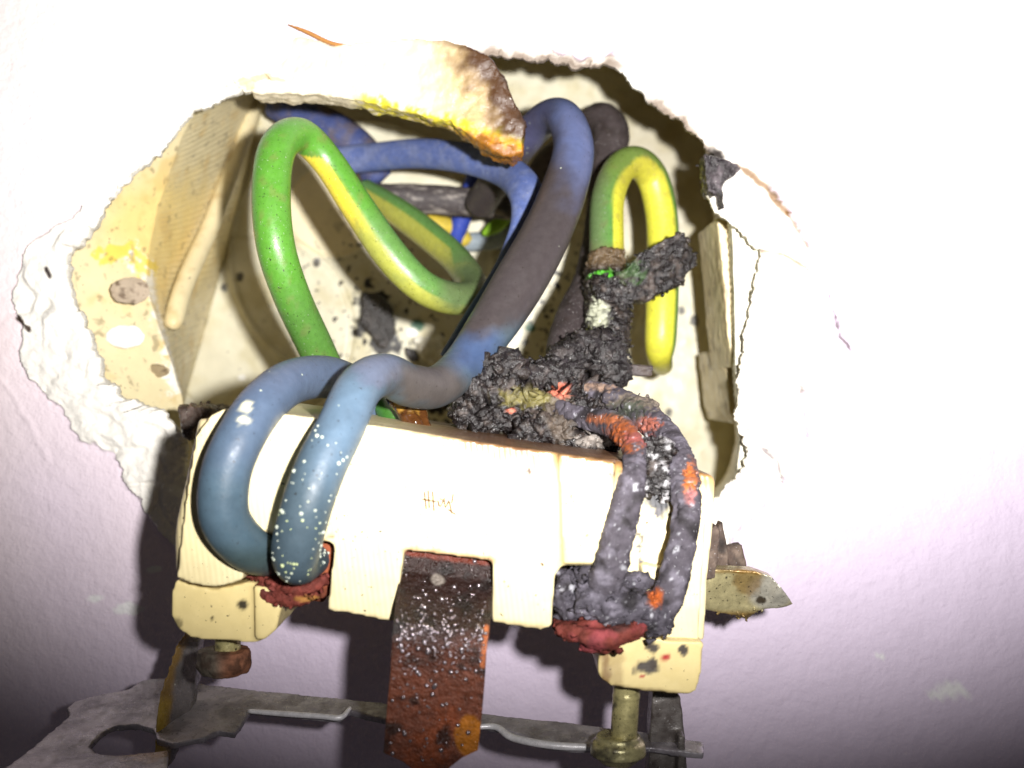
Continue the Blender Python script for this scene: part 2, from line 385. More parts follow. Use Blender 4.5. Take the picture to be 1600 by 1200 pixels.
# ------------------------------------------------------------ flush mounted back box
root_box = empty('back_box', P(700, 760, 160), 'yellowed round plastic wall box with a grimy floor set inside the broken hole', 'wall box')
keys = [((230,140),(310,170),(425,130)),((180,210),(285,212),(408,180)),((120,330),(245,330),(370,330)),((70,440),(228,440),(330,480)),((90,560),(262,550),(302,580)),
 ((150,660),(284,618),(286,640)),((230,760),(296,690),(310,720)),((400,950),(430,900),(450,830)),((650,980),(650,930),(650,860)),((900,970),(900,920),(900,850)),
 ((1240,880),(1130,800),(1115,765)),((1290,700),(1156,700),(1150,690)),((1300,560),(1150,585),(1138,560)),((1300,420),(1146,400),(1118,380)),((1250,240),(1135,260),(1108,250)),
 ((1150,90),(1120,130),(1085,130)),((1000,10),(1000,30),(1000,40)),((800,-10),(800,10),(800,20)),((550,20),(560,30),(600,30)),((330,60),(400,70),(480,60))]
dA, dB, dC = 120.5, 130.0, 160.0
def ringpts(idx, dd, n):
    K = np.array([P(k[idx][0], k[idx][1], dd-(8.2*float(sst(1000, 1120, k[1][0])) if idx == 1 else 0)) for k in keys]); K = np.vstack([K, K[:1]])
    # equal number of samples per key interval
    out = []
    m = n//len(keys)
    for i in range(len(keys)):
        p0, p1, p2, p3 = K[i-1 if i else -2], K[i], K[i+1], K[(i+2) if i+2 < len(K) else 1]
        for j in range(m):
            t = j/m; cr = .5*(2*p1+(p2-p0)*t+(2*p0-5*p1+4*p2-p3)*t*t+(3*p1-p0-3*p2+p3)*t**3); out.append(.5*cr+.5*(p1+(p2-p1)*t))
    return np.array(out)
NB = 1400
rA, rB, rC = (ringpts(i, dd, NB) for i, dd in ((0, dA), (1, dB), (2, dC)))
NBm = len(rA)
V = []; arc = np.r_[0, np.cumsum(np.linalg.norm(np.diff(rC, axis=0), axis=1))]
for k in range(70):
    t = k/69; V.append(rA*(1-t)+rB*t)
for k in range(1, 60):
    t = k/59; q = rB*(1-t)+rC*t; inn = cm3 = P(720, 420, 145); 
    rad = (q-np.array([inn[0], 0, inn[2]]))*np.array([1, 0, 1]); rad /= np.linalg.norm(rad, axis=1)[:, None]
    ph = (arc/1.05+t*5.5) % 1.0
    q = q-rad*(.20*np.clip(ph*1.3, 0, 1)*sst(0, .08, np.full(len(q), t))*sst(1, .95, np.full(len(q), t)))[:, None]
    V.append(q)
nr = len(V); V = np.vstack(V); V += (.10*fbm(V, .35, 3, 3))[:, None]; V[:, 1] += .25*fbm(V, .5, 5, 71)*sst(1130, 1150, PX(V)[0])
Fc = [(r*NBm+i, r*NBm+(i+1) % NBm, (r+1)*NBm+(i+1) % NBm, (r+1)*NBm+i) for r in range(nr-1) for i in range(NBm)]
# closed shell: an outer skin 1.5 mm outside
Vo = V.copy(); c0 = P(720, 420, 145); rad = (Vo-np.array([c0[0], 0, c0[2]]))*np.array([1, 0, 1]); rad /= np.linalg.norm(rad, axis=1)[:, None]; Vo += rad*2.0+np.array([0, .8, 0]); o = len(V)
step = NBm
Fc += [(a+o, d_+o, c_+o, b_+o) for a, b_, c_, d_ in Fc[:]]
Fc += [(i, (i+1) % NBm, o+(i+1) % NBm, o+i) for i in range(NBm)]+[(o-NBm+i, o+o-NBm+i, o+o-NBm+(i+1) % NBm, o-NBm+(i+1) % NBm) for i in range(NBm)]
me = raw_mesh(np.vstack([V, Vo]), Fc)
CREAM = srgb(224, 210, 168)
def box_col(V, N, px, py, d):
    n = len(V); c = full(CREAM, n)
    c = mix(c, full(srgb(236, 206, 120), n), spot(px, py, 250, 360, 80, 90, V, .5, .2, .6)*.7)
    c = mix(c, full(srgb(214, 182, 112), n), sst(.1, .5, fbm(V, .25, 4, 5))*.6)
    c = mix(c, full(srgb(245, 240, 228), n), sst(16, 6, seg(px, py, [(205,400),(235,430),(262,520),(275,610)])+22*fbm(V, .9, 5, 13, .7))*sst(134, 132, d)*.9)
    c = mix(c, full(srgb(235, 205, 70), n), sst(9, 3, np.abs(seg(px, py, [(160,400),(200,390),(232,420)])-6)+16*fbm(V, .9, 4, 17))*.8)
    c = mix(c, full(srgb(236, 232, 214), n), sst(1125, 1140, px)*sst(127, 125, d))
    c = mix(c, full(srgb(92, 76, 58), n), sst(.28, .5, fbm(V, .8, 5, 33))*.5)
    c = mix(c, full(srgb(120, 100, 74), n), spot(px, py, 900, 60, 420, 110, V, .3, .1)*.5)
    return c
paint(me, box_col); link('side_wall', me, M['box'], root_box)
# floor of the box with moulded rings
rings = [np.zeros_like(rC)+rC.mean(0)]
cc = rC.mean(0); V = [cc[None]]
NF = 180
for k in range(1, NF+1):
    t = (k/NF); V.append(cc+(rC-cc)*t)
V = np.vstack(V); px, py, d = PX(V)
def ringh(cx, cy, r, w, h): return h*np.exp(-((np.hypot(px-cx, py-cy)-r)/w)**2)
hgt = -(ringh(565, 395, 205, 5, .35)+ringh(400, 515, 150, 4, -.3)+ringh(520, 330, 75, 4, .3)+ringh(880, 470, 120, 5, .3))
hgt -= .5*sst(74, 66, np.hypot(px-520, py-330)); hgt += .1*fbm(V, .25, 4, 6)
V[:, 1] += hgt
st = slice(0, None)
Fc = [(0, 1+(i+1) % NBm, 1+i) for i in range(NBm)]
sub = 4   # thin the inner rings angularly by keeping them all: dense floor
Fc += [(1+r*NBm+i, 1+r*NBm+(i+1) % NBm, 1+(r+1)*NBm+(i+1) % NBm, 1+(r+1)*NBm+i) for r in range(NF-1) for i in range(NBm)]
me = raw_mesh(V, Fc)
if me.polygons[5].normal.y > 0: me.flip_normals()
def floor_col(V, N, px, py, d):
    n = len(V); c = full(srgb(216, 211, 186), n)
    c = mix(c, full(srgb(196, 186, 146), n), sst(-.1, .5, fbm(V, .2, 4, 5))*.7)
    c = mix(c, full(srgb(238, 226, 190), n), sst(76, 68, np.hypot(px-520, py-330)))
    soot = srgb(34, 30, 26)
    c = mix(c, full(soot, n), spot(px, py, 585, 490, 30, 42, V, 1.0, .55, .2))
    c = mix(c, full(soot, n), spot(px, py, 600, 530, 22, 24, V, 1.0, .7, .2))
    c = mix(c, full(soot, n), spot(px, py, 700, 480, 260, 150, V, 0)*sst(.30, .36, fbm(V, .9, 4, 44)))
    c = mix(c, full(soot, n), spot(px, py, 840, 500, 80, 130, V, 0)*sst(.26, .33, fbm(V, .8, 4, 46)))
    c = mix(c, full(soot, n), spot(px, py, 680, 640, 60, 60, V, 0)*sst(.0, .1, fbm(V, .7, 4, 48)))
    c = mix(c, full(srgb(40, 90, 60), n), spot(px, py, 653, 508, 11, 9, V, .6)+spot(px, py, 829, 512, 8, 7, V, .6))
    for x, y, r in ((1085, 500, 7), (1065, 485, 5), (1112, 573, 9), (1045, 645, 5), (350, 450, 5), (375, 433, 6), (495, 410, 6)):
        c = mix(c, full(soot, n), spot(px, py, x, y, r, r*1.3, V, .6, 1.2)*.9)
    c = mix(c, full(srgb(244, 242, 232), n), spot(px, py, 672, 545, 24, 18, V, .8, .8, .3)+spot(px, py, 645, 520, 8, 7)+spot(px, py, 378, 590, 6, 5)+spot(px, py, 690, 668, 9, 8, V, .6))
    c = mix(c, full(srgb(120, 104, 80), n), spot(px, py, 1000, 260, 120, 110, V, .4, .1)*.35)
    return c
paint(me, floor_col); link('floor_panel', me, M['box'], root_box)
# raised ribs
def rib(keys, name='rib', col=CREAM, n=20):
    v, f, t, a = tube(keys, n, .4); me = raw_mesh(v, f); paint(me, lambda V, N, px, py, d: mix(full(col, len(V)), full(srgb(190, 160, 100), len(V)), sst(0, .5, fbm(V, .5, 4, 2))*.5)); return link(name, me, M['box'], root_box)
rib([(402,145,156,13),(372,240,151,13),(330,350,145,14),(290,440,138,15),(272,500,134,15),(268,512,133.5,9)])
me = remesh([slab([(1120,338),(1150,350),(1168,400),(1172,450),(1160,530),(1154,572),(1146,575),(1136,520),(1130,440)], 127, 140), slab([(1130,545),(1150,560),(1156,600),(1148,664),(1140,640)], 134, 152)], .2, 3, lambda V, N, px, py: .12*fbm(V, .8, 4, 3))
paint(me, lambda V, N, px, py, d: mix(full(srgb(228, 212, 170), len(V)), full(srgb(128, 104, 74), len(V)), np.clip(sst(.1, .4, fbm(V*np.array([3, 1, .5]), .6, 4, 2))*.6+sst(10, 28, px-np.interp(py, [340, 575, 660], [1118, 1136, 1138]))*sst(560, 520, py), 0, 1)))
link('rib', me, M['box'], root_box)
# screw holes in the flange: grey, white and half buried plugs with rims
for (x, y, rx, ry, dd, c1) in ((203,454,31,21,124.6,(176,160,140)),(196,526,30,18,124.8,(248,246,240)),(238,580,26,11,128.2,(150,134,104))):
    v, f = blob(x, y, dd, rx, (1, .16, ry/rx), 4); mm = raw_mesh(v, f)
    V_, N_ = arrays(mm); V_ += N_*(.25*fbm(V_, 1.2, 4, 9))[:, None]; mm.vertices.foreach_set('co', (V_/1000).ravel()); mm.update()
    paint(mm, lambda V, N, px, py, d: mix(full(srgb(*c1), len(V)), full(srgb(92, 76, 60), len(V)), sst(.15, .4, fbm(V, 1.1, 4, 3))*(.8 if c1[0] < 200 else .1)))
    link('plaster_plug', mm, M['plaster'], root_box)

# ------------------------------------------------------------ burnt strip of the rim at the top
strip = [(392,146),(400,110),(444,60),(475,56),(520,70),(600,63),(650,58),(715,66),(762,82),(790,122),(808,165),(820,190),(816,238),(800,246),(770,238),(738,217),(705,192),(640,174),(560,157),(480,146)]
def strip_dz(x, y): return 2.3-5.0*np.clip((x-430)/330, 0, 1)
me = remesh([slab(strip, 116, 120.5, strip_dz)], .26, 3, lambda V, N, px, py: .35*fbm(V, .55, 5, 3, .6)+.35*sst(560, 700, px)*sst(150, 200, py)*fbm(V, 1.1, 4, 8), 1)
def strip_col(V, N, px, py, d):
    n = len(V); c = full(srgb(236, 224, 196), n)
    c = mix(c, full(srgb(206, 176, 124), n), sst(600, 740, px)*.95)
    low = (py-(150+np.clip(px-540, 0, 400)*.30)+14)/12
    c = mix(c, full(srgb(214, 200, 60), n), sst(540, 580, px)*sst(-.6, .2, low+1.5*fbm(V, .6, 4, 3))*sst(-.15, .1, fbm(V, 1.2, 3, 4)+.15))
    c = mix(c, full(srgb(212, 140, 34), n), sst(690, 760, px)*sst(-.2, 1, low+.8*fbm(V, .7, 3, 3)))
    dark = sst(705, 775, px+.42*(150-py)+34*fbm(V, .5, 4, 12))*sst(1.2, -.6, low)
    c = mix(c, full(srgb(70, 44, 28), n), dark*.97)
    c = mix(c, full(srgb(30, 22, 18), n), sst(770, 810, px-.45*(py-120)+26*fbm(V, .8, 4, 14))*sst(.9, -.8, low))
    c = mix(c, full(srgb(70, 44, 26), n), sst(650, 760, px)*sst(6, 1, np.abs(py-(62+np.clip(px-650, 0, 120)*.16))+6*fbm(V, 1, 3, 7)))
    c = mix(c, full(srgb(110, 70, 30), n), sst(600, 700, px)*sst(.8, 1.6, low+1.6*fbm(V, 1.0, 4, 19))*.8)
    return c
paint(me, strip_col)
SM = mat('scorched_plastic_rim', .35, .5, var=.1, vscale=1, bump=(2, .09), bump2=(7, .05), specks=[((.8, .78, .7), 3.6, .72, .76)], rvar=.2)
link('rim_fragment', me, SM, label='thick broken strip of box rim, white to burnt amber, across the top of the hole', cat='broken rim piece')
# thin hanging sliver above it
me = remesh([tube([(450,38,117,1.5),(480,50,117,3.5),(520,68,117,3.5),(560,72,117,2)], 10, .3)[:2]], .15, 1)
paint(me, lambda V, N, px, py, d: full(srgb(170, 120, 66), len(V)))
link('paper_sliver', me, M['plaster'], label='thin tan sliver of torn edge on the wall above the hole', cat='sliver')

# ------------------------------------------------------------ wires
def wire(name, keys, colf, label, cat='wire', m='wire', n=40, step=.35, group=None, rough=0, flat=1.0, end=None):
    v, f, t, a = tube(keys, n, step, flat=flat)
    me = raw_mesh(v, f)
    if rough:
        V_, N_ = arrays(me); V_ += N_*(rough*fbm(V_, .9, 5, 5, .6))[:, None]; me.vertices.foreach_set('co', (V_/1000).ravel()); me.update()
    paint(me, lambda V, N, px, py, d: colf(V, px, py, t, a))
    return link(name, me, M[m], None, label, cat, group)
GREEN, YEL = srgb(84, 140, 48), srgb(214, 196, 62)
SOOT, GREY = srgb(48, 42, 40), srgb(88, 82, 82)
def striped(tk, ck, wk, green=GREEN, yel=YEL, dirt=None):
    def fn(V, px, py, t, a):
        c0 = np.interp(t, tk, ck); w = np.interp(t, tk, wk)
        dd = np.abs((a-np.radians(c0)+math.pi) % (2*math.pi)-math.pi)
        c = mix(full(green, len(V)), full(yel, len(V)), 1-sst(np.radians(w)-.05, np.radians(w)+.05, dd))
        c = mix(c, full(srgb(120, 110, 70), len(V)), sst(.15, .5, fbm(V, .8, 4, 6))*.35)
        return dirt(c, V, px, py, t) if dirt else c
    return fn
# sign of the angle: positive = right-hand side when walking along the wire seen from the camera? handled by keys below
def gdirt(c, V, px, py, t):
    c = mix(c, full(srgb(92, 84, 64), len(V)), spot(px, py, 740, 446, 52, 54, V, .3, .4, .45)*.98)
    c = mix(c, full(srgb(70, 84, 60), len(V)), spot(px, py, 480, 520, 70, 60, V, .5, .4, .6)*.35)
    c = mix(c, full(srgb(96, 128, 76), len(V)), sst(7.9, 8.6, t)*.6)
    return c
gk = [(520,600,116,27),(492,540,112,28),(455,460,108,29),(430,380,106,30),(424,290,107,30),(436,228,109,29),(470,212,112,27),(512,252,114,25),(560,325,114,26),
      (612,400,114,27),(660,448,115,26),(705,466,118,26),(735,462,122,25),(736,440,127,24),(712,405,132,23),(668,366,137,23),(622,332,141,22),(570,300,146,20)]
#                0..17
wire('green_yellow_wire', gk, striped([0,5.5,6,6.8,7,9,10,11.5,12.5,13.5,14,17],[180,180,150,70,60,58,60,70,150,-80,-52,-52],[10,20,35,56,58,58,56,48,40,56,66,66], dirt=gdirt),
     'bright green wire with yellow stripe in a big loop, leftmost in the box', 'wire')
def ydirt(c, V, px, py, t):
    c = mix(c, full(srgb(134, 118, 62), len(V)), sst(330, 250, py)*.35+0*px)
    c = mix(c, full(srgb(120, 86, 50), len(V)), sst(370, 410, py)*sst(1000, 980, px)*.8)
    c = mix(c, full(srgb(44, 34, 30), len(V)), sst(395, 420, py)*sst(1000, 980, px))
    c = mix(c, full(srgb(104, 110, 84), len(V)), sst(960, 935, px+8*fbm(V, .6, 3, 3))*.6)
    return c
yk = [(950,440,122,27),(948,380,124,27),(950,310,127,26),(968,265,130,25),(995,254,132,25),(1020,280,134,25),(1034,340,134,25),(1036,420,133,25),(1034,490,132,25),(1032,535,132,24),(1031,556,134,20),(1034,570,140,17)]
wire('green_yellow_wire', yk, striped([0,1,2,3,4,5,6,11],[80,75,72,80,50,34,30,30],[55,52,55,60,80,84,84,84], green=srgb(88, 136, 62), yel=srgb(206, 202, 66), dirt=ydirt),
     'yellow wire with green edge hooked like an arch, its near leg burnt black', 'wire')
BLUE, PALE = srgb(56, 84, 168), srgb(70, 104, 148)
def bl_a(V, px, py, t, a):
    c = mix(full(srgb(80, 94, 116), len(V)), full(srgb(70, 90, 102), len(V)), sst(560, 860, py+60*fbm(V, .3, 3, 2)))
    c = mix(c, full(srgb(60, 72, 62), len(V)), sst(840, 880, py)*.6)
    return mix(c, full(srgb(232, 226, 190), len(V)), spot(px, py, 384, 636, 8, 8, V, .4)+spot(px, py, 380, 656, 9, 7, V, .4))
wire('blue_wire', [(455,862,90,24),(420,868,86,32),(382,852,83,37),(351,808,81.5,39),(352,745,81,39),(375,685,81.5,38),(412,630,84,37),(458,596,89,35),(515,590,96,33),(560,612,102,31),(600,660,106,29)],
     bl_a, 'slate blue wire curving round the left side of the cream socket', 'wire', 'wet', 48)
def bl_b(V, px, py, t, a):
    n = len(V)
    c = mix(full(srgb(72, 88, 98), n), full(srgb(88, 108, 126), n), spot(px, py, 545, 670, 60, 110, V, .3, .3, .6))
    c = mix(c, full(srgb(96, 100, 120), n), spot(px, py, 590, 575, 40, 30, V, .4)*.6)
    c = mix(c, full(srgb(78, 72, 68), n), spot(px, py, 672, 600, 60, 36, V, .35, .5, .4)*.95)
    c = mix(c, full(srgb(58, 74, 104), n), spot(px, py, 742, 540, 40, 44, V, .3, .5, .5)*sst(640, 680, px))
    up = sst(560, 480, py+60*fbm(V, .3, 4, 2))*sst(640, 690, px)
    c = mix(c, full(srgb(60, 54, 54), n), up)
    c = mix(c, full(srgb(84, 96, 134), n), sst(350, 170, py-1.6*(px-890)+70*fbm(V, .3, 4, 4))*sst(640, 690, px)*.9)
    c = mix(c, full(srgb(86, 88, 128), n), sst(870, 840, px)*sst(260, 220, py)*.7)
    return c
bw = wire('blue_wire', [(500,868,88,24),(468,884,83,30),(462,862,81,38),(478,795,80,40),(502,728,80.5,40),(532,668,82,38),(562,606,85,36),(600,586,89,34),(640,602,93,34),(682,604,97,33),(722,572,101,33),
     (768,510,104,38),(812,440,107,41),(852,368,110,39),(882,295,113,36),(896,230,116,32),(880,184,120,28),(850,188,126,27),(815,225,132,26),(780,275,138,26),(750,320,144,24)],
     bl_b, 'blue wire standing in front of the socket, turning sooty as it climbs into the box', 'wire', 'wet', 52)
speck_child(bw, lambda px, py: (px < 620) & (py > 650) & (RNG.uniform(size=len(px)) < sst(600, 880, py)), 95, 2.2, (.55, .6, .5), M['plaster'])
def bl_c(V, px, py, t, a):
    c = mix(full(srgb(84, 100, 152), len(V)), full(srgb(126, 134, 160), len(V)), sst(.4, 1.4, np.abs(a-.9))*0+sst(-.2, .4, fbm(V, .5, 4, 3))*.4)
    return mix(c, full(srgb(96, 110, 150), len(V)), sst(330, 420, py)*.5)
wire('blue_wire', [(520,252,147,22),(580,246,145,22),(650,240,140,23),(720,246,134,24),(785,265,128,26),(820,298,122,28),(822,345,119,24),(798,400,117,17),(768,450,115,14),(735,500,114,13),(700,560,113,14)],
     bl_c, 'blue wire arching flat across the middle of the box behind the green loop', 'wire', 'dusty', 36, flat=.7)
wire('blue_wire', [(430,160,154,26),(480,185,153,30),(530,210,152,30),(570,240,152,26),(590,280,153,24)],
     lambda V, px, py, t, a: mix(full(srgb(60, 72, 120), len(V)), full(srgb(90, 84, 96), len(V)), sst(-.1, .4, fbm(V, .5, 3, 3))), 'dull dusty blue wire in the shaded top left corner of the box', 'wire', 'dusty')
wire('grey_wire', [(545,312,150,22),(600,310,149,23),(680,312,148,23),(760,318,147,23),(830,322,146,23)],
     lambda V, px, py, t, a: mix(full(srgb(74, 68, 68), len(V)), full(srgb(168, 160, 152), len(V)), sst(0, .45, fbm(V*np.array([.4, 1, 2]), .9, 5, 3))*.8), 'straight dusty grey wire lying across the box behind the loops', 'wire', 'dusty', rough=.12)
wire('dark_wire', [(890,620,112,25),(878,560,116,26),(895,500,122,28),(925,430,130,26),(940,340,138,25),(948,260,142,27),(955,205,144,28),(935,185,146,24),(905,215,149,20)],
     lambda V, px, py, t, a: mix(full(srgb(66, 58, 58), len(V)), full(srgb(50, 42, 40), len(V)), sst(0, .5, fbm(V, .5, 4, 3))), 'charcoal grey wire rising behind the yellow arch to a bent knuckle', 'wire', 'dusty', rough=.15)
wire('dark_wire', [(890,225,152,20),(860,250,153,22),(835,285,155,20),(800,335,157,18),(765,352,158,16)],
     lambda V, px, py, t, a: full(srgb(84, 76, 78), len(V)), 'sooty grey wire in the gap under the tall blue bend', 'wire', 'dusty')
wire('blue_wire', [(748,262,155,16),(738,300,155,17),(720,345,155,15),(708,385,156,13)],
     lambda V, px, py, t, a: full(srgb(44, 66, 160), len(V)), 'short vivid blue wire behind the grey wire, deep in the box', 'wire', 'dusty')
wire('yellow_wire', [(650,340,155,14),(690,352,155,15),(715,362,156,13),(730,380,156,11)],
     lambda V, px, py, t, a: full(srgb(200, 176, 60), len(V)), 'short yellow wire tip just below the straight grey wire', 'wire', 'dusty')
wire('green_wire', [(795,338,152,6),(780,350,152,11),(765,360,152,9),(755,366,152,4)],
     lambda V, px, py, t, a: full(srgb(130, 178, 40), len(V)), 'tiny lime green wire tip behind the blue arch', 'wire', 'dusty')
wire('grey_wire', [(690,378,157,14),(740,378,157,15),(800,370,156,15),(850,360,156,14)],
     lambda V, px, py, t, a: full(srgb(140, 152, 160), len(V)), 'pale blue grey wire on the box floor below the lime green tip', 'wire', 'dusty')
# green wire and amber resin behind the socket top
wire('green_wire', [(590,618,104,16),(606,645,102,17),(618,672,100,17),(624,700,99,16)],
     lambda V, px, py, t, a: full(srgb(62, 110, 44), len(V)), 'dark green wire dipping behind the top edge of the socket', 'wire')
me = remesh([tube([(612,622,100,10),(630,640,98,14),(645,660,97,13),(655,690,96,9)], 16, .3)[:2], tube([(630,618,100,7),(655,640,98,9),(668,670,97,8)], 14, .3)[:2]], .2, 1, lambda V, N, px, py: .25*fbm(V, 1.0, 4, 3))
paint(me, lambda V, N, px, py, d: mix(full(srgb(74, 44, 20), len(V)), full(srgb(170, 130, 56), len(V)), sst(0, .4, fbm(V, .8, 4, 3))))
link('resin_drip', me, M['resin'], None, 'shiny amber brown melted drip beside the sooty bend of the blue wire', 'melted resin')

# ------------------------------------------------------------ char
def char_disp(a, b, s=0):
    def fn(V, N, px, py):
        w1, w2, wi = worley(V, .55, s); x1, x2, xi = worley(V, 1.5, s+3)
        return a*(.25*(wi-.5)*sst(0, .25, w2-w1)+.6*fbm(V, .45, 4, s+9, .6)+.45*(.35-np.abs(2.2*fbm(V*np.array([1, 1, 1.7])+.8*np.stack([fbm(V, .4, 2, s+31), fbm(V, .4, 2, s+32), fbm(V, .4, 2, s+33)], 1), .7, 3, s+15, .55))))+b*.75*fbm(V, 1.3, 4, s+5, .65)
    return fn
def char_col(extra=None, base=srgb(28, 23, 23), lightc=srgb(78, 68, 62)):
    def fn(V, N, px, py, d):
        n = len(V); c = mix(full(base, n), full(lightc, n), sst(0, .55, fbm(V, .7, 5, 7, .6)))
        c = mix(c, full(srgb(24, 20, 20), n), sst(.05, .5, fbm(V, .5, 3, 27))*.8)
        return extra(c, V, px, py) if extra else c
    return fn
parts = [blob(x, y, d, r, s) for x, y, d, r, s in ((790,578,101,34,(1,.9,.9)),(752,612,101,34,(1,.9,1)),(735,652,101,30,(1,.9,1)),(800,618,102,34,(1.3,1,.8)),(775,655,101,34,(1.4,1,.8)),
   (840,640,101,34,(1.3,1,.9)),(850,672,98,28,(1.6,1,.8)),(895,648,102,36,(1,1,1)),(905,690,98,24,(1.5,1,.7)),(815,690,97,16,(2,1,.5)),(940,690,99,24,(1.1,1,1)),(880,606,106,26,(1.3,1,.8)),(925,655,101,30,(1,1,1.1)))]
me = remesh(parts, .2, 1, char_disp(1.5, .5))
add_shards(me, 150, 2.4, thick=.08); add_shards(me, 350, .5)
def mass_x(c, V, px, py):
    n = len(V)
    c = mix(c, full(srgb(120, 112, 62), n), spot(px, py, 830, 622, 44, 12, V, 1.2, .9)*.8)
    c = mix(c, full(srgb(96, 84, 72), n), spot(px, py, 875, 650, 26, 36, V, .8, .6)*.7)
    c = mix(c, full(srgb(216, 122, 96), n), spot(px, py, 874, 610, 14, 12, V, .5, 1)+spot(px, py, 800, 641, 5, 4))
    c = mix(c, full(srgb(170, 160, 150), n), spot(px, py, 925, 690, 26, 9, V, 1.0, 1)*.6)
    return c
paint(me, char_col(mass_x))
link('charred_lump', me, M['char'], None, 'crusty black lump of burnt insulation heaped along the top edge of the socket', 'burnt lump')
# dark shiny sleeve rising from the lump into the box
me = remesh([tube([(845,590,106,18),(880,560,108,24),(925,545,111,30),(950,560,112,30),(965,590,110,24)], 20, .4)[:2], tube([(800,590,104,20),(850,585,105,20),(900,575,107,20)], 16, .4)[:2], blob(945,560,111,34,(1,.8,1))], .22, 1, char_disp(.9, .35, 3))
add_shards(me, 60, 1.8, thick=.1); add_shards(me, 250, .5)
paint(me, char_col(base=srgb(34, 30, 30), lightc=srgb(66, 60, 58)))
link('charred_lump', me, M['char'], None, 'glossy black burnt lump between the top of the socket and the burnt yellow wire leg', 'burnt lump')
# burnt end of the yellow arch
me = remesh([tube([(948,400,122,27),(946,430,121,31),(948,465,120,33),(950,505,118,34),(948,545,116,33),(935,580,113,34)], 24, .4)[:2]], .2, 1, char_disp(.8, .4, 5))
add_shards(me, 220, 1.0, thick=.12)
def sleeve_x(c, V, px, py):
    n = len(V)
    c = mix(c, full(srgb(110, 90, 62), n), sst(425, 405, py)*.7)
    c = mix(c, full(srgb(84, 176, 44), n), spot(px, py, 942, 434, 20, 11, V, .9, 1)*.95)
    c = mix(c, full(srgb(188, 190, 166), n), spot(px, py, 934, 490, 15, 34, V, 1.1, .9)*.8)
    c = mix(c, full(srgb(196, 200, 60), n), spot(px, py, 932, 524, 13, 9, V, .9, 1.2)*.8)
    return c
paint(me, char_col(sleeve_x))
link('charred_sleeve', me, M['char'], None, 'burnt black sleeve with green and whitish crumbs on the near leg of the yellow arch', 'burnt sleeve')
# bark-like flake across the yellow wire
fl = [(925,428),(955,432),(978,420),(1000,396),(1028,380),(1050,368),(1071,362),(1073,378),(1066,388),(1084,384),(1082,396),(1090,402),(1088,414),(1074,424),(1068,442),(1046,452),(1024,462),(1008,474),(992,470),(975,480),(955,474),(940,470),(925,452)]
me = remesh([slab(fl, 117.5, 120.0, lambda x, y: (1.6*math.sin((x+y)*.03)))], .17, 1, lambda V, N, px, py: .30*fbm(V, .8, 5, 8, .65)+.16*(.5-worley(V, 1.2, 4)[0]))
add_shards(me, 130, .8)
paint(me, char_col(lambda c, V, px, py: mix(c, full(srgb(74, 120, 50), len(V)), spot(px, py, 985, 425, 22, 14, V, 1.6, 1.2)*.3)))
link('charred_flake', me, M['char'], None, 'ragged bark like black flake sticking out across the yellow wire', 'burnt flake')
me = remesh([slab([(946,568),(975,566),(1000,570),(1021,570),(1020,588),(1000,588),(975,584),(950,586)], 112, 114.5)], .18, 1, lambda V, N, px, py: .14*fbm(V*np.array([1, 1, 2]), .8, 4, 8))
paint(me, char_col(base=srgb(62, 52, 50)))
link('charred_flake', me, M['char'], None, 'small straight dark strip pointing right below the tip of the yellow wire', 'burnt flake')
for (out, dd, lab) in (([(565,455),(590,458),(610,476),(616,500),(618,520),(602,545),(590,540),(570,515),(558,500),(566,485)], 158.4, 'flat black soot flake lying on the box floor below the green loop'),
                       ([(632,542),(648,545),(655,560),(645,566),(634,556)], 158.6, 'small dark crumb on the box floor beside a white crumb')):
    me = remesh([slab(out, dd-.6, dd+.4)], .25, 1, lambda V, N, px, py: .3*fbm(V, .7, 4, 8))
    paint(me, char_col(base=srgb(40, 36, 34), lightc=srgb(80, 74, 70))); link('soot_flake', me, M['char'], None, lab, 'soot flake')
me = remesh([blob(672,545,157.5,20,(1,.5,.8)), blob(655,532,158,9,(1,.5,.8)), blob(690,560,158,9,(1,.5,.8))], .2, 1, lambda V, N, px, py: .35*fbm(V, .8, 4, 8))
paint(me, lambda V, N, px, py, d: full(srgb(226, 222, 206), len(V))); link('plaster_crumb', me, M['plaster'], None, 'white plaster crumb on the box floor between green loop and sooty wire', 'plaster crumb')

me = remesh([slab([(1100,240),(1128,246),(1160,262),(1150,272),(1134,280),(1126,296),(1116,304),(1106,298),(1102,270)], 116.6, 120, lambda x, y: (x-1100)*.02), slab([(1124,294),(1130,296),(1132,324),(1128,324)], 117, 119)], .17, 1, char_disp(.3, .2, 15))
add_shards(me, 25, .5); paint(me, char_col(base=srgb(44, 38, 40), lightc=srgb(110, 100, 104))); link('sooty_flap', me, M['char'], None, 'sooty torn flap on the upper right rim of the hole beside the white plaster ledge', 'sooty flap')
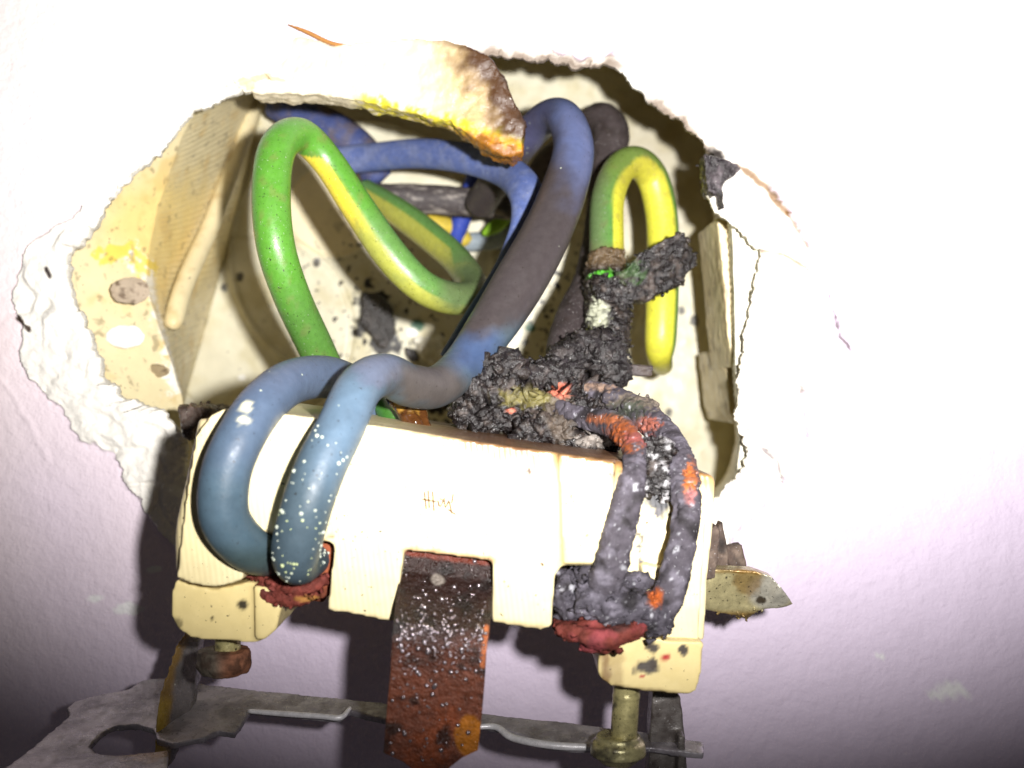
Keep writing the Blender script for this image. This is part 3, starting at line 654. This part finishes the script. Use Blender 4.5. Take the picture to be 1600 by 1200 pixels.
# two ashen burnt wires over the right side of the socket
def ash_x(c, V, px, py):
    n = len(V)
    for x, y, rx, ry, col in ((978,680,24,22,(196,108,36)),(950,655,26,7,(206,128,78)),(1078,748,11,22,(226,134,52)),(1079,775,7,12,(214,150,160)),(1024,935,10,13,(226,120,24)),
                              (1015,662,16,12,(206,128,112)),(998,684,22,8,(190,110,110)),(1000,628,40,12,(150,150,142)),(985,640,24,13,(84,100,92)),(925,605,36,6,(176,160,148))):
        k = srgb(*col); k = (k*.9+.1*k.mean())*np.array([.62, .5, .42]); c = mix(c, full(k*.7, n), spot(px, py, x, y, rx*.95, ry*.95, V, 1.3, .9, .5)*.7); c = mix(c, full(k, n), spot(px, py, x, y, rx, ry, V, 1.4, 1.6, .3)*sst(.3, .1, np.abs(fbm(V, 1.3, 4, 91))))
    c = mix(c, full(srgb(190, 190, 196), n), sst(.42, .55, fbm(V, 1.2, 3, 55))*.7)
    return c
root_bw = None
def ashwire(keys, lab, extra=None, sh=120):
    p = [tube([(a, b, d, r*.98) for a, b, d, r in keys], 28, .4, flat=.62)[:2]]+(extra or [])
    me = remesh(p, .15, 1, lambda V, N, px, py: (.26*fbm(V, 1.1, 4, 77)*sst(0, .25, fbm(V, .35, 2, 78)))+.12*fbm(V, .35, 4, 8)+.10*fbm(V, 1.6, 4, 9, .7)-.25*sst(.05, 0, np.abs(fbm(V, .4, 3, 66)))*sst(.1, .3, fbm(V, .3, 2, 67)+.2))
    add_shards(me, sh//3, .45); paint(me, char_col(ash_x, srgb(74, 69, 76), srgb(108, 103, 113)))
    return link('burnt_wire', me, M['ash'], None, lab, 'burnt wire', 'burnt wires bent over the right of the socket')
ashwire([(870,640,100,17),(920,655,97,18),(962,666,93,22),(988,695,88,20),(990,735,84.5,20),(978,790,83.3,25),(963,850,83,27),(947,905,83.4,29),(925,940,84.8,24)], 'ashen burnt wire down the socket face, left of the pair, orange scab at its bend')
ashwire([(890,608,107,19),(950,622,104,22),(1000,645,100,23),(1038,684,95,26),(1060,724,90,28),(1072,775,87,24),(1070,830,85.8,23),(1058,880,85,24),(1044,930,84.6,27),(1030,962,85.4,24)], 'ashen burnt wire down the right edge of the socket, orange spot on its shoulder',
        [blob(1000,634,101,20,(1.6,1,.7)), blob(960,622,103,18,(1.3,1,.8)), blob(1030,665,98,18)])

# ------------------------------------------------------------ the socket mechanism
root = empty('wall_socket', P(690, 1080, 95), 'cream plastic socket insert pulled out of the wall, with a rusty strap down its middle', 'wall socket')
body = [(330,648),(348,640),(372,638),(470,650),(600,667),(720,686),(860,706),(972,720),(976,745),(962,830),(952,884),(878,884),(868,900),(862,978),(846,984),(768,972),(770,876),(632,860),(616,972),(540,958),(512,954),(522,850),(505,846),
        (385,832),(380,905),(362,912),(335,918),(300,912),(276,902),(290,780),(306,680)]
HC = srgb(232, 218, 172)
def house_col(V, N, px, py, d):
    n = len(V); c = full(HC, n)
    c = mix(c, full(srgb(222, 204, 150), n), sst(380, 300, px)*.5)
    top = 640+(px-350)*.123
    band = sst(62, 0, py-top+26*fbm(V, .25, 4, 7))*sst(560, 800, px)
    c = mix(c, full(srgb(158, 116, 64), n), band*.9)
    c = mix(c, full(srgb(96, 62, 34), n), sst(20, -2, py-top+20*fbm(V, .4, 4, 9))*sst(600, 760, px)*.92)
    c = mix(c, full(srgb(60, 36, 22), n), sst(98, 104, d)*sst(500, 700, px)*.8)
    c = mix(c, full(srgb(196, 160, 100), n), sst(3.5, 1.2, np.abs(py-top-16-8*fbm(V*.2, 1, 3, 5)))*sst(440, 600, px)*.35)
    c = mix(c, full(srgb(160, 120, 66), n), sst(8, 2, seg(px, py, [(385,832),(505,846)])+5*fbm(V, .8, 3, 3))*.6)
    c = mix(c, full(srgb(150, 104, 60), n), sst(10, 2, seg(px, py, [(632,860),(770,876)])+6*fbm(V, .8, 3, 4))*.7)
    c = mix(c, full(srgb(150, 130, 80), n), sst(8, 1, seg(px, py, [(512,954),(616,972)])+5*fbm(V, .8, 3, 4))*.4+sst(10, 1, seg(px, py, [(768,972),(862,984)])+6*fbm(V, .8, 3, 4))*.5)
    c = mix(c, full(srgb(226, 206, 130), n), (sst(860, 880, px)*sst(960, 900, px)*sst(740, 760, py))*.45)
    c = mix(c, full(srgb(60, 50, 40), n), spot(px, py, 935, 810, 60, 90)*sst(.36, .44, fbm(V, 1.1, 3, 73)))
    c = mix(c, full(srgb(40, 40, 44), n), spot(px, py, 1030, 745, 30, 56, V, .6, .7))
    c = mix(c, full(srgb(70, 66, 70), n), spot(px, py, 1020, 800, 46, 150)*sst(.28, .36, fbm(V, 1.2, 3, 76)))
    c = mix(c, full(srgb(80, 56, 38), n), spot(px, py, 828, 737, 6, 5, V, .8)+spot(px, py, 518, 838, 6, 4, V, .6)*.7)
    c = mix(c, full(srgb(90, 66, 44), n), sst(1.8, .6, seg(px, py, [(834,712),(834,752)]))*.6)
    return c
me = remesh([blob(x, y, 88.3, r, (1, .5, 1.2)) for x, y, r in ((1022, 722, 20), (1030, 745, 18), (1014, 765, 14), (1040, 775, 12), (1010, 700, 16), (1036, 705, 18))], .17, 1, char_disp(.6, .4, 12))
add_shards(me, 90, .8); paint(me, char_col(lambda c, V, px, py: mix(c, full(srgb(186, 184, 186), len(V)), sst(.1, .3, fbm(V, 1.0, 4, 83))*.9))); link('charred_lump', me, M['char'], None, 'small ash flecked black crust wedged between the two burnt wires', 'burnt lump')
def soft(V, N, px, py): return .07*fbm(V, .3, 4, 3)
me = remesh([slab(body, 84, 108), tube([(338,660,86.6,26),(318,760,86.2,28),(304,830,86,28),(302,890,86.6,26)], 20, .6)[:2], slab([(872,708),(962,722),(952,882),(880,882)], 83.4, 86)], .2, 3, soft); paint(me, house_col); housing = link('housing', me, M['house'], root)
# set back right part under the burnt wires
rp = [(962,716),(1040,730),(1092,738),(1112,742),(1118,752),(1112,840),(1106,900),(1100,1000),(1030,1000),(1005,1000),(1000,975),(950,890),(955,800)]
me = remesh([slab(rp, 88.5, 108)], .2, 3, soft); paint(me, house_col); link('side_block', me, M['house'], root)
me = remesh([slab([(1000,880),(1050,890),(1092,780),(1104,700+100),(1098,900),(1092,1002),(1040,1000),(1020,985)], 87.2, 92)], .2, 3, soft); paint(me, house_col); link('side_block', me, M['house'], root)
lf = [(275,905),(300,914),(335,921),(365,915),(390,908),(432,920),(438,945),(430,985),(408,1002),(395,1004),(300,998),(276,980),(267,960),(268,925)]
def foot_col(V, N, px, py, d):
    n = len(V); c = full(srgb(228, 208, 146), n)
    c = mix(c, full(srgb(54, 46, 26), n), spot(px, py, 380, 944, 8, 8, V, .7)+spot(px, py, 332, 966, 3, 3)+spot(px, py, 277, 975, 7, 9, V, .5)*.6)
    c = mix(c, full(srgb(120, 84, 48), n), sst(12, 2, seg(px, py, [(948,1010),(944,1064)])+8*fbm(V, .7, 3, 4))*.8+spot(px, py, 965, 1040, 12, 26, V, .8, .7)*.4)
    c = mix(c, full(srgb(70, 62, 54), n), spot(px, py, 1012, 1045, 15, 14, V, 1.2, .8)+spot(px, py, 1020, 1010, 12, 8, V, 1.2, .8)+spot(px, py, 1068, 1018, 7, 9, V, 1, .9))
    c = mix(c, full(srgb(180, 50, 44), n), spot(px, py, 1040, 1028, 9, 8, V, .7)+spot(px, py, 1003, 1056, 4, 3))
    c = mix(c, full(srgb(104, 84, 60), n), sst(6, 1, seg(px, py, [(960,1074),(1080,1086)])+4*fbm(V, .8, 3, 4))*.7)
    return c
me = remesh([slab(lf, 86, 106), slab([(396,915),(430,920),(440,948),(432,984),(412,1000),(398,1000)], 85.3, 92)], .2, 3, soft); paint(me, foot_col); link('foot', me, M['foot'], root)
rf = [(940,1000),(960,990),(1000,988),(1040,1000),(1100,1003),(1096,1050),(1088,1078),(1078,1086),(1010,1080),(955,1072),(936,1058),(934,1040)]
me = remesh([slab(rf, 86, 106)], .2, 3, soft); paint(me, foot_col); link('foot', me, M['foot'], root)
# smudged stamp
strokes = [[(663,768),(666,796)],[(669,766),(671,794)],[(676,768),(678,798)],[(660,780),(682,784)],[(684,782),(688,792),(692,782),(687,779)],[(694,778),(696,794),(701,782)],[(702,784),(706,802)],[(700,796),(712,804)],[(708,772),(706,786)]]
me = raw_mesh(*merge([tube([(x, y, 83.95, 1.1) for x, y in s], 8, .3)[:2] for s in strokes]))
paint(me, lambda V, N, px, py, d: full(srgb(96, 62, 36), len(V))); link('smudged_stamp', me, M['dusty'], housing)
# terminals
RED = srgb(122, 56, 46)
def red_col(V, N, px, py, d):
    n = len(V); c = mix(full(RED, n), full(srgb(84, 42, 36), n), sst(0, .4, fbm(V, .7, 4, 5)))
    c = mix(c, full(srgb(160, 82, 74), n), sst(.2, .45, fbm(V, .9, 4, 15))*.8)
    c = mix(c, full(srgb(200, 150, 70), n), spot(px, py, 478, 936, 20, 5, V, .8)*.6)
    return c
me = remesh([slab([(384,838),(522,852),(520,905),(505,942),(440,932),(384,900)], 90, 104)], .22, 2, lambda V, N, px, py: .2*fbm(V, .6, 4, 3)); paint(me, lambda V, N, px, py, d: full(srgb(120, 62, 40), len(V))); t1 = link('terminal', me, M['rust'], root)
me = remesh([slab([(500,848),(521,851),(514,928),(500,938),(494,900)], 86.2, 90)], .15, 2, lambda V, N, px, py: .05*fbm(V, .6, 4, 3)); paint(me, lambda V, N, px, py, d: mix(full(srgb(158, 84, 52), len(V)), full(srgb(110, 56, 36), len(V)), sst(900, 930, py))); link('terminal_plate', me, M['rust'], t1)
me = remesh([tube([(386,886,87,10),(410,896,86.5,12),(436,912,85.5,11),(470,924,84.5,10),(500,912,85,9),(512,900,86,7)], 18, .4)[:2], tube([(402,918,86,8),(425,932,85.5,9),(450,938,85,9),(480,938,85,8),(498,928,85.5,6)], 16, .4)[:2], blob(432,884,87,14,(1.2,1,.8))], .17, 1, char_disp(.4, .2, 8)); add_shards(me, 70, .7); paint(me, red_col); link('melted_clamp', me, M['rust'], t1)
me = remesh([slab([(872,890),(952,886),(1060,900),(1050,985),(990,1000),(862,985)], 88.5, 104)], .22, 2, lambda V, N, px, py: .25*fbm(V, .6, 4, 3)); paint(me, char_col(base=srgb(66, 60, 64))); t2 = link('terminal', me, M['ash'], root)
me = remesh([tube([(895,895,86,20),(890,930,85.5,24),(895,960,85.5,22)], 20, .4)[:2], tube([(905,935,84.5,26),(960,945,84,30),(1010,955,84.5,30),(1035,975,85.5,24)], 22, .4)[:2], blob(925,905,85,28), blob(985,910,86,24,(1.4,1,.7))], .17, 1, char_disp(.5, .4, 9)); add_shards(me, 140, .8)
paint(me, char_col(ash_x, srgb(72, 68, 76), srgb(112, 107, 118))); link('burnt_crust', me, M['ash'], t2)
me = remesh([tube([(872,985,85,11),(900,990,83.5,14),(940,998,83,17),(975,990,83,17),(1005,978,84,12)], 18, .4)[:2], slab([(940,962),(955,950),(980,952),(1000,968),(1012,975),(1010,992),(985,998),(950,1015),(930,1016),(900,1000),(872,992),(868,978),(900,976)], 83.6, 88), blob(935,1006,84.5,20,(1.6,1,.7))], .17, 1, lambda V, N, px, py: .25*fbm(V, .9, 5, 8, .6)+.2*(.5-worley(V, .9, 4)[0])); add_shards(me, 60, .7)
def red2(V, N, px, py, d):
    c = red_col(V, N, px, py, d)*.9; c = mix(c, full(srgb(168, 78, 84), len(V)), sst(-.1, .3, fbm(V, .4, 3, 5))*.7)
    return mix(c, full(srgb(54, 36, 32), len(V)), spot(px, py, 968, 968, 18, 16, V, .7)*.7)
paint(me, red2); link('melted_clamp', me, M['rust'], t2)
# strap: bends towards the viewer, runs out of the picture below
so = [(631,862),(700,868),(770,880),(768,960),(760,1010),(757,1060),(752,1120),(746,1178),(722,1184),(700,1200),(690,1225),(655,1225),(648,1205),(630,1188),(600,1176),(604,1120),(610,1060),(613,1000),(617,950),(624,900)]
NSx, NSy = 90, 230
def strap_edges(y):
    L = np.interp(y, [860,900,950,1000,1060,1120,1176,1190,1206,1240], [632,625,618,613,610,604,599,630,650,652]); R = np.interp(y, [860,880,960,1010,1060,1120,1172,1184,1200,1240], [770,770,767,760,757,752,747,722,702,690]); return L, R
Vs = []
for j in range(NSy):
    y = 861+(1238-861)*j/(NSy-1); L_, R_ = strap_edges(y)
    dd = np.interp(y, [860,900,950,980,1010,1060,1120,1180,1240], [86.0,85.2,82.5,80.9,80.4,80.9,81.6,82.0,82.4])
    yy = y
    for i in range(NSx):
        u = i/(NSx-1); Vs.append(P(L_+(R_-L_)*u, yy+(u-.5)*18*(1-sst(1100, 1170, y)), dd))
Vf = np.array(Vs); Vb = Vf+np.array([0, 1.1, 0.0])
Vf = Vf+np.array([0, -1., 0])*(.10*fbm(Vf, .8, 5, 5, .6)+.06*(.5-worley(Vf, 2.0, 5)[0]))[:, None]
Fs = [(j*NSx+i, j*NSx+i+1, (j+1)*NSx+i+1, (j+1)*NSx+i) for j in range(NSy-1) for i in range(NSx-1)]; o = len(Vf)
Fb = [(a+o, d_+o, c_+o, b_+o) for a, b_, c_, d_ in Fs]
bd = [i for i in range(NSx)]+[j*NSx+NSx-1 for j in range(1, NSy)]+[(NSy-1)*NSx+i for i in range(NSx-2, -1, -1)]+[j*NSx for j in range(NSy-2, 0, -1)]
Fe = [(bd[k], bd[(k+1) % len(bd)], bd[(k+1) % len(bd)]+o, bd[k]+o) for k in range(len(bd))]
me = raw_mesh(np.vstack([Vf, Vb]), Fs+Fb+Fe)
def strap_col(V, N, px, py, d):
    n = len(V); c = full(srgb(46, 28, 24), n)
    c = mix(c, full(srgb(136, 78, 56), n), sst(960, 1120, py+50*fbm(V, .25, 4, 4)))
    c = mix(c, full(srgb(160, 84, 50), n), sst(-.05, .3, fbm(V, .4, 4, 9))*sst(1060, 1140, py))
    c = mix(c, full(srgb(30, 24, 22), n), sst(.1, .4, fbm(V, .5, 4, 19))*.8)
    c = mix(c, full(srgb(214, 132, 40), n), spot(px, py, 733, 1150, 22, 34, V, .35, .5, .12))
    c = mix(c, full(srgb(200, 116, 70), n), sst(6, 2, seg(px, py, [(760,980),(754,1040)])))
    c = mix(c, full(srgb(120, 50, 30), n), sst(7, 2, seg(px, py, [(632,863),(770,880)])+4*fbm(V, .8, 3, 3))*.7)
    c = mix(c, full(srgb(150, 140, 130), n), spot(px, py, 684, 906, 11, 9, V, .3))
    return c
paint(me, strap_col); st = link('earth_strap', me, M['strap'], root)
# beads of residue on the strap
bp = []
for _ in range(360):
    y = RNG.choice([RNG.uniform(870, 1190), RNG.normal(980, 28), RNG.normal(1010, 25)]); y = min(max(y, 872), 1195); L_, R_ = strap_edges(y); x = RNG.uniform(L_+5, R_-5)
    dd = np.interp(y, [860,900,950,980,1010,1060,1120,1180,1240], [86.0,85.2,82.5,80.9,80.4,80.9,81.6,82.0,82.4]); u = (x-L_)/(R_-L_)
    bp.append(blob(x, y+(u-.5)*18*(1-float(sst(1100, 1170, y))), dd-.05, 1.3+3.2*RNG.uniform()**2.2, (1, .8, 1), 2))
me = raw_mesh(*merge(bp)); paint(me, lambda V, N, px, py, d: mix(full(srgb(50, 38, 34), len(V)), full(srgb(130, 84, 66), len(V)), sst(1000, 1150, py)))
BM = mat('bead_gloss', .2, 1.0, metal=.85, var=.2, bump=None, base=(.42, .36, .38)); link('residue_beads', me, BM, st, kind='stuff')

# screws
def screw(x, y0, y1, xs, r, head, dd, name='screw', lab=None, rusty=True):
    sh = remesh([cyl(P(x, y0, dd), P(xs, y1, dd), r*dd/F)]+[cyl(P(x+(xs-x)*t, y0+(y1-y0)*t, dd), P(x+(xs-x)*t, y0+(y1-y0)*t+4, dd), (r+1)*dd/F) for t in (() if rusty else (.1, .25))], .12, 1)
    paint(sh, lambda V, N, px, py, d: mix(full(srgb(196, 186, 130), len(V)), full(srgb(96, 92, 68), len(V)), sst(.0, .5, fbm(V, .8, 4, 4))))
    s = link(name, sh, M['brass'], root, label=lab)
    p = [cyl(P(hx, a, dd), P(hx, b, dd), r1*dd/F, r2*dd/F) for hx, a, b, r1, r2 in head]
    hd = remesh(p, .15, 2, lambda V, N, px, py: (.22 if rusty else .05)*fbm(V, .8, 4, 4))
    if rusty: paint(hd, lambda V, N, px, py, d: mix(mix(full(srgb(150, 100, 74), len(V)), full(srgb(104, 96, 84), len(V)), sst(360, 330, px)), full(srgb(60, 38, 26), len(V)), sst(0, .4, fbm(V, .8, 4, 4))*.7))
    else: paint(hd, lambda V, N, px, py, d: mix(full(srgb(200, 192, 140), len(V)), full(srgb(120, 114, 90), len(V)), sst(-.1, .4, fbm(V, .8, 4, 4))))
    link('screw_head', hd, M['rust'] if rusty else M['brass'], s); return s
screw(356, 985, 1022, 356, 20, [(350, 1014, 1040, 40, 42), (350, 1036, 1052, 43, 36)], 91, lab='short screw with a rusty brown head')
screw(980, 1060, 1160, 974, 21, [(966, 1158, 1178, 42, 44), (966, 1148, 1162, 34, 38), (966, 1178, 1192, 40, 26)], 90, rusty=False, lab='long yellowish screw with a grey green washer head')
# claw on the right: brass coloured, torn tip, and the two dark fins behind it
cl = [(1085,888),(1130,890),(1180,892),(1205,900),(1222,918),(1240,944),(1226,950),(1196,953),(1180,958),(1168,968),(1150,962),(1110,956),(1085,950)]
me = remesh([slab(cl, 94, 96.5, lambda x, y: .0012*(y-915)**2)], .15, 2, lambda V, N, px, py: .15*fbm(V, .6, 4, 4)); add_shards(me, 30, .5, lambda px, py, d: (py > 950) & (px > 1120))
def claw_col(V, N, px, py, d):
    n = len(V); c = mix(full(srgb(176, 166, 124), n), full(srgb(176, 172, 158), n), spot(px, py, 1205, 925, 36, 28))
    c = mix(c, full(srgb(128, 98, 44), n), spot(px, py, 1168, 905, 22, 26, V, .6)*.7+sst(6, 1, np.abs(py-892)+4*fbm(V, .8, 3, 3))*.7+sst(950, 960, py)*.8)
    return mix(c, full(srgb(70, 62, 50), n), spot(px, py, 1190, 938, 9, 6, V, .8))
paint(me, claw_col); link('claw', me, M['brass'], root, label='brassy torn claw sticking out to the right')
for out, dd in (([(1098,842),(1118,820),(1126,830),(1118,905),(1092,905),(1090,880)], 93), ([(1122,826),(1128,812),(1138,860),(1140,895),(1114,895)], 97), ([(1132,856),(1160,850),(1168,893),(1142,893)], 101)):
    me = remesh([slab(out, dd, dd+1.6)], .15, 1, lambda V, N, px, py: .12*fbm(V, .9, 4, 4)); paint(me, char_col(base=srgb(84, 70, 62), lightc=srgb(120, 104, 92))); link('claw_fin', me, M['ash'], root)
# metal mounting frame below, thin galvanised sheet lying away from the viewer
def frame_dz(x, y): return 17-.12*(y-1060)
fr = [(-60,1260),(0,1205),(45,1172),(108,1118),(104,1106),(118,1094),(150,1086),(200,1076),(222,1062),(256,1058),(300,1064),(345,1074),(440,1084),(545,1092),(620,1100),(700,1106),(780,1118),(880,1128),(960,1138),(1020,1146),(1100,1158),(1100,1176),
      (1020,1166),(900,1162),(850,1162),(792,1142),(780,1134),(745,1130),(600,1122),(540,1118),(470,1116),(392,1108),(378,1130),(366,1146),(340,1142),(318,1152),(270,1162),(262,1260)]
def fcol(V, N, px, py, d):
    n = len(V); c = mix(full(srgb(168, 162, 168), n), full(srgb(122, 116, 122), n), sst(-.2, .3, fbm(V, .3, 4, 4)))
    c = mix(c, full(srgb(176, 172, 176), n), sst(.15, .4, fbm(V*np.array([1, 1, 3]), .5, 5, 6))*.6)
    c = mix(c, full(srgb(150, 120, 84), n), spot(px, py, 225, 1172, 46, 16, V, .6, .6)*.8)
    c = mix(c, full(srgb(64, 52, 40), n), spot(px, py, 170, 1170, 60, 20, V, .7, .5)*.4)
    return c
def poly3(out, dzf, th):
    V = [P(x, y, 90+dzf(x, y)) for x, y in out]; n = len(V); V += [v+np.array([0, th*.4, -th]) for v in V]
    return np.array(V), [tuple(range(n)), tuple(range(2*n-1, n-1, -1))]+[(i, i+n, (i+1) % n+n, (i+1) % n) for i in range(n)]
# ring hole in the left lobe: build as an outline that wraps the opening
lobe = [(-60,1260),(0,1205),(45,1172),(108,1118),(104,1106),(118,1094),(150,1086),(200,1076),(222,1062),(256,1058),(300,1064),(345,1074),(392,1106),(378,1130),(366,1146),(340,1142),(318,1152),(270,1162),(245,1156),
        (240,1140),(215,1132),(180,1134),(160,1144),(140,1165),(150,1176),(185,1180),(262,1172),(262,1260)]
bar = [(330,1070),(440,1082),(545,1092),(620,1100),(700,1106),(780,1118),(880,1128),(960,1138),(1020,1146),(1100,1158),(1100,1178),(1020,1168),(900,1168),(850,1162),(792,1140),(745,1130),(600,1124),(545,1110),(530,1122),(470,1116),(385,1108),(340,1100)]
me = remesh([poly3(lobe, frame_dz, .6), poly3(bar, frame_dz, .6)], .17, 1, lambda V, N, px, py: .08*fbm(V, .4, 4, 4))
paint(me, fcol); frame = link('mounting_frame', me, M['steel'], root)
# bright folded lips on the bar
for lp in ([(388,1111,99.8,3.5),(440,1115,99.4,4.5),(500,1119,98.8,4.5),(532,1121,98.6,4.5),(547,1106,100,3)], [(742,1136,97,4),(775,1136,97,5),(800,1152,95.4,6),(850,1163,94,6),(898,1167,93.6,6),(960,1168,93.4,4)]):
    v, f, t, a = tube(lp, 14, .3); mm = raw_mesh(v, f); paint(mm, lambda V, N, px, py, d: full(srgb(240, 238, 240), len(V))); link('folded_lip', mm, M['steel'], frame)
# upright tabs
tb = [(276,1006),(290,988),(311,1002),(307,1050),(300,1100),(286,1150),(262,1200),(240,1215),(240,1150),(246,1095),(262,1045)]
me = remesh([slab(tb, 97, 99, lambda x, y: (x-240)*.07+(1100-y)*.01)], .16, 2, lambda V, N, px, py: .14*fbm(V, .6, 4, 4)*sst(290, 265, px))
def tab_col(V, N, px, py, d):
    n = len(V); c = mix(full(srgb(124, 118, 118), n), full(srgb(92, 88, 86), n), sst(-.2, .3, fbm(V, .4, 4, 4)))
    e = np.interp(py, [988, 1040, 1090, 1150, 1215], [286, 262, 254, 250, 246])
    c = mix(c, full(srgb(128, 100, 50), n), sst(20, 6, px-e+10*fbm(V, .6, 4, 3)))
    return mix(c, full(srgb(180, 150, 50), n), sst(1080, 1110, py)*sst(16, 2, px-e+10*fbm(V, .6, 4, 3))*.8)
paint(me, tab_col); link('upright_tab', me, SM, root, label='grey upright tab with an olive burnt edge')
me = remesh([slab([(1020,1080),(1055,1080),(1064,1090),(1070,1150),(1076,1230),(1012,1230),(1016,1140)], 95, 97.5), slab([(1060,1150),(1070,1150),(1074,1230),(1058,1230)], 93.5, 96)], .16, 2, lambda V, N, px, py: .1*fbm(V, .6, 4, 4))
paint(me, lambda V, N, px, py, d: mix(full(srgb(104, 98, 94), len(V)), full(srgb(76, 68, 64), len(V)), sst(-.2, .4, fbm(V, .5, 4, 4)))); link('upright_tab', me, M['steel'], root)
# crumbling brown bit at the lower left rim of the hole
me = remesh([slab([(276,636),(300,634),(330,642),(318,656),(302,670),(296,690),(284,676),(280,652)], 112, 122)], .25, 1, char_disp(.5, .4, 5)); add_shards(me, 40, .8)
paint(me, char_col(base=srgb(74, 58, 48), lightc=srgb(120, 96, 76))); link('mortar_crumb', me, M['char'], None, 'brown crumbly mortar bit at the lower left rim beside the socket corner', 'mortar crumb')
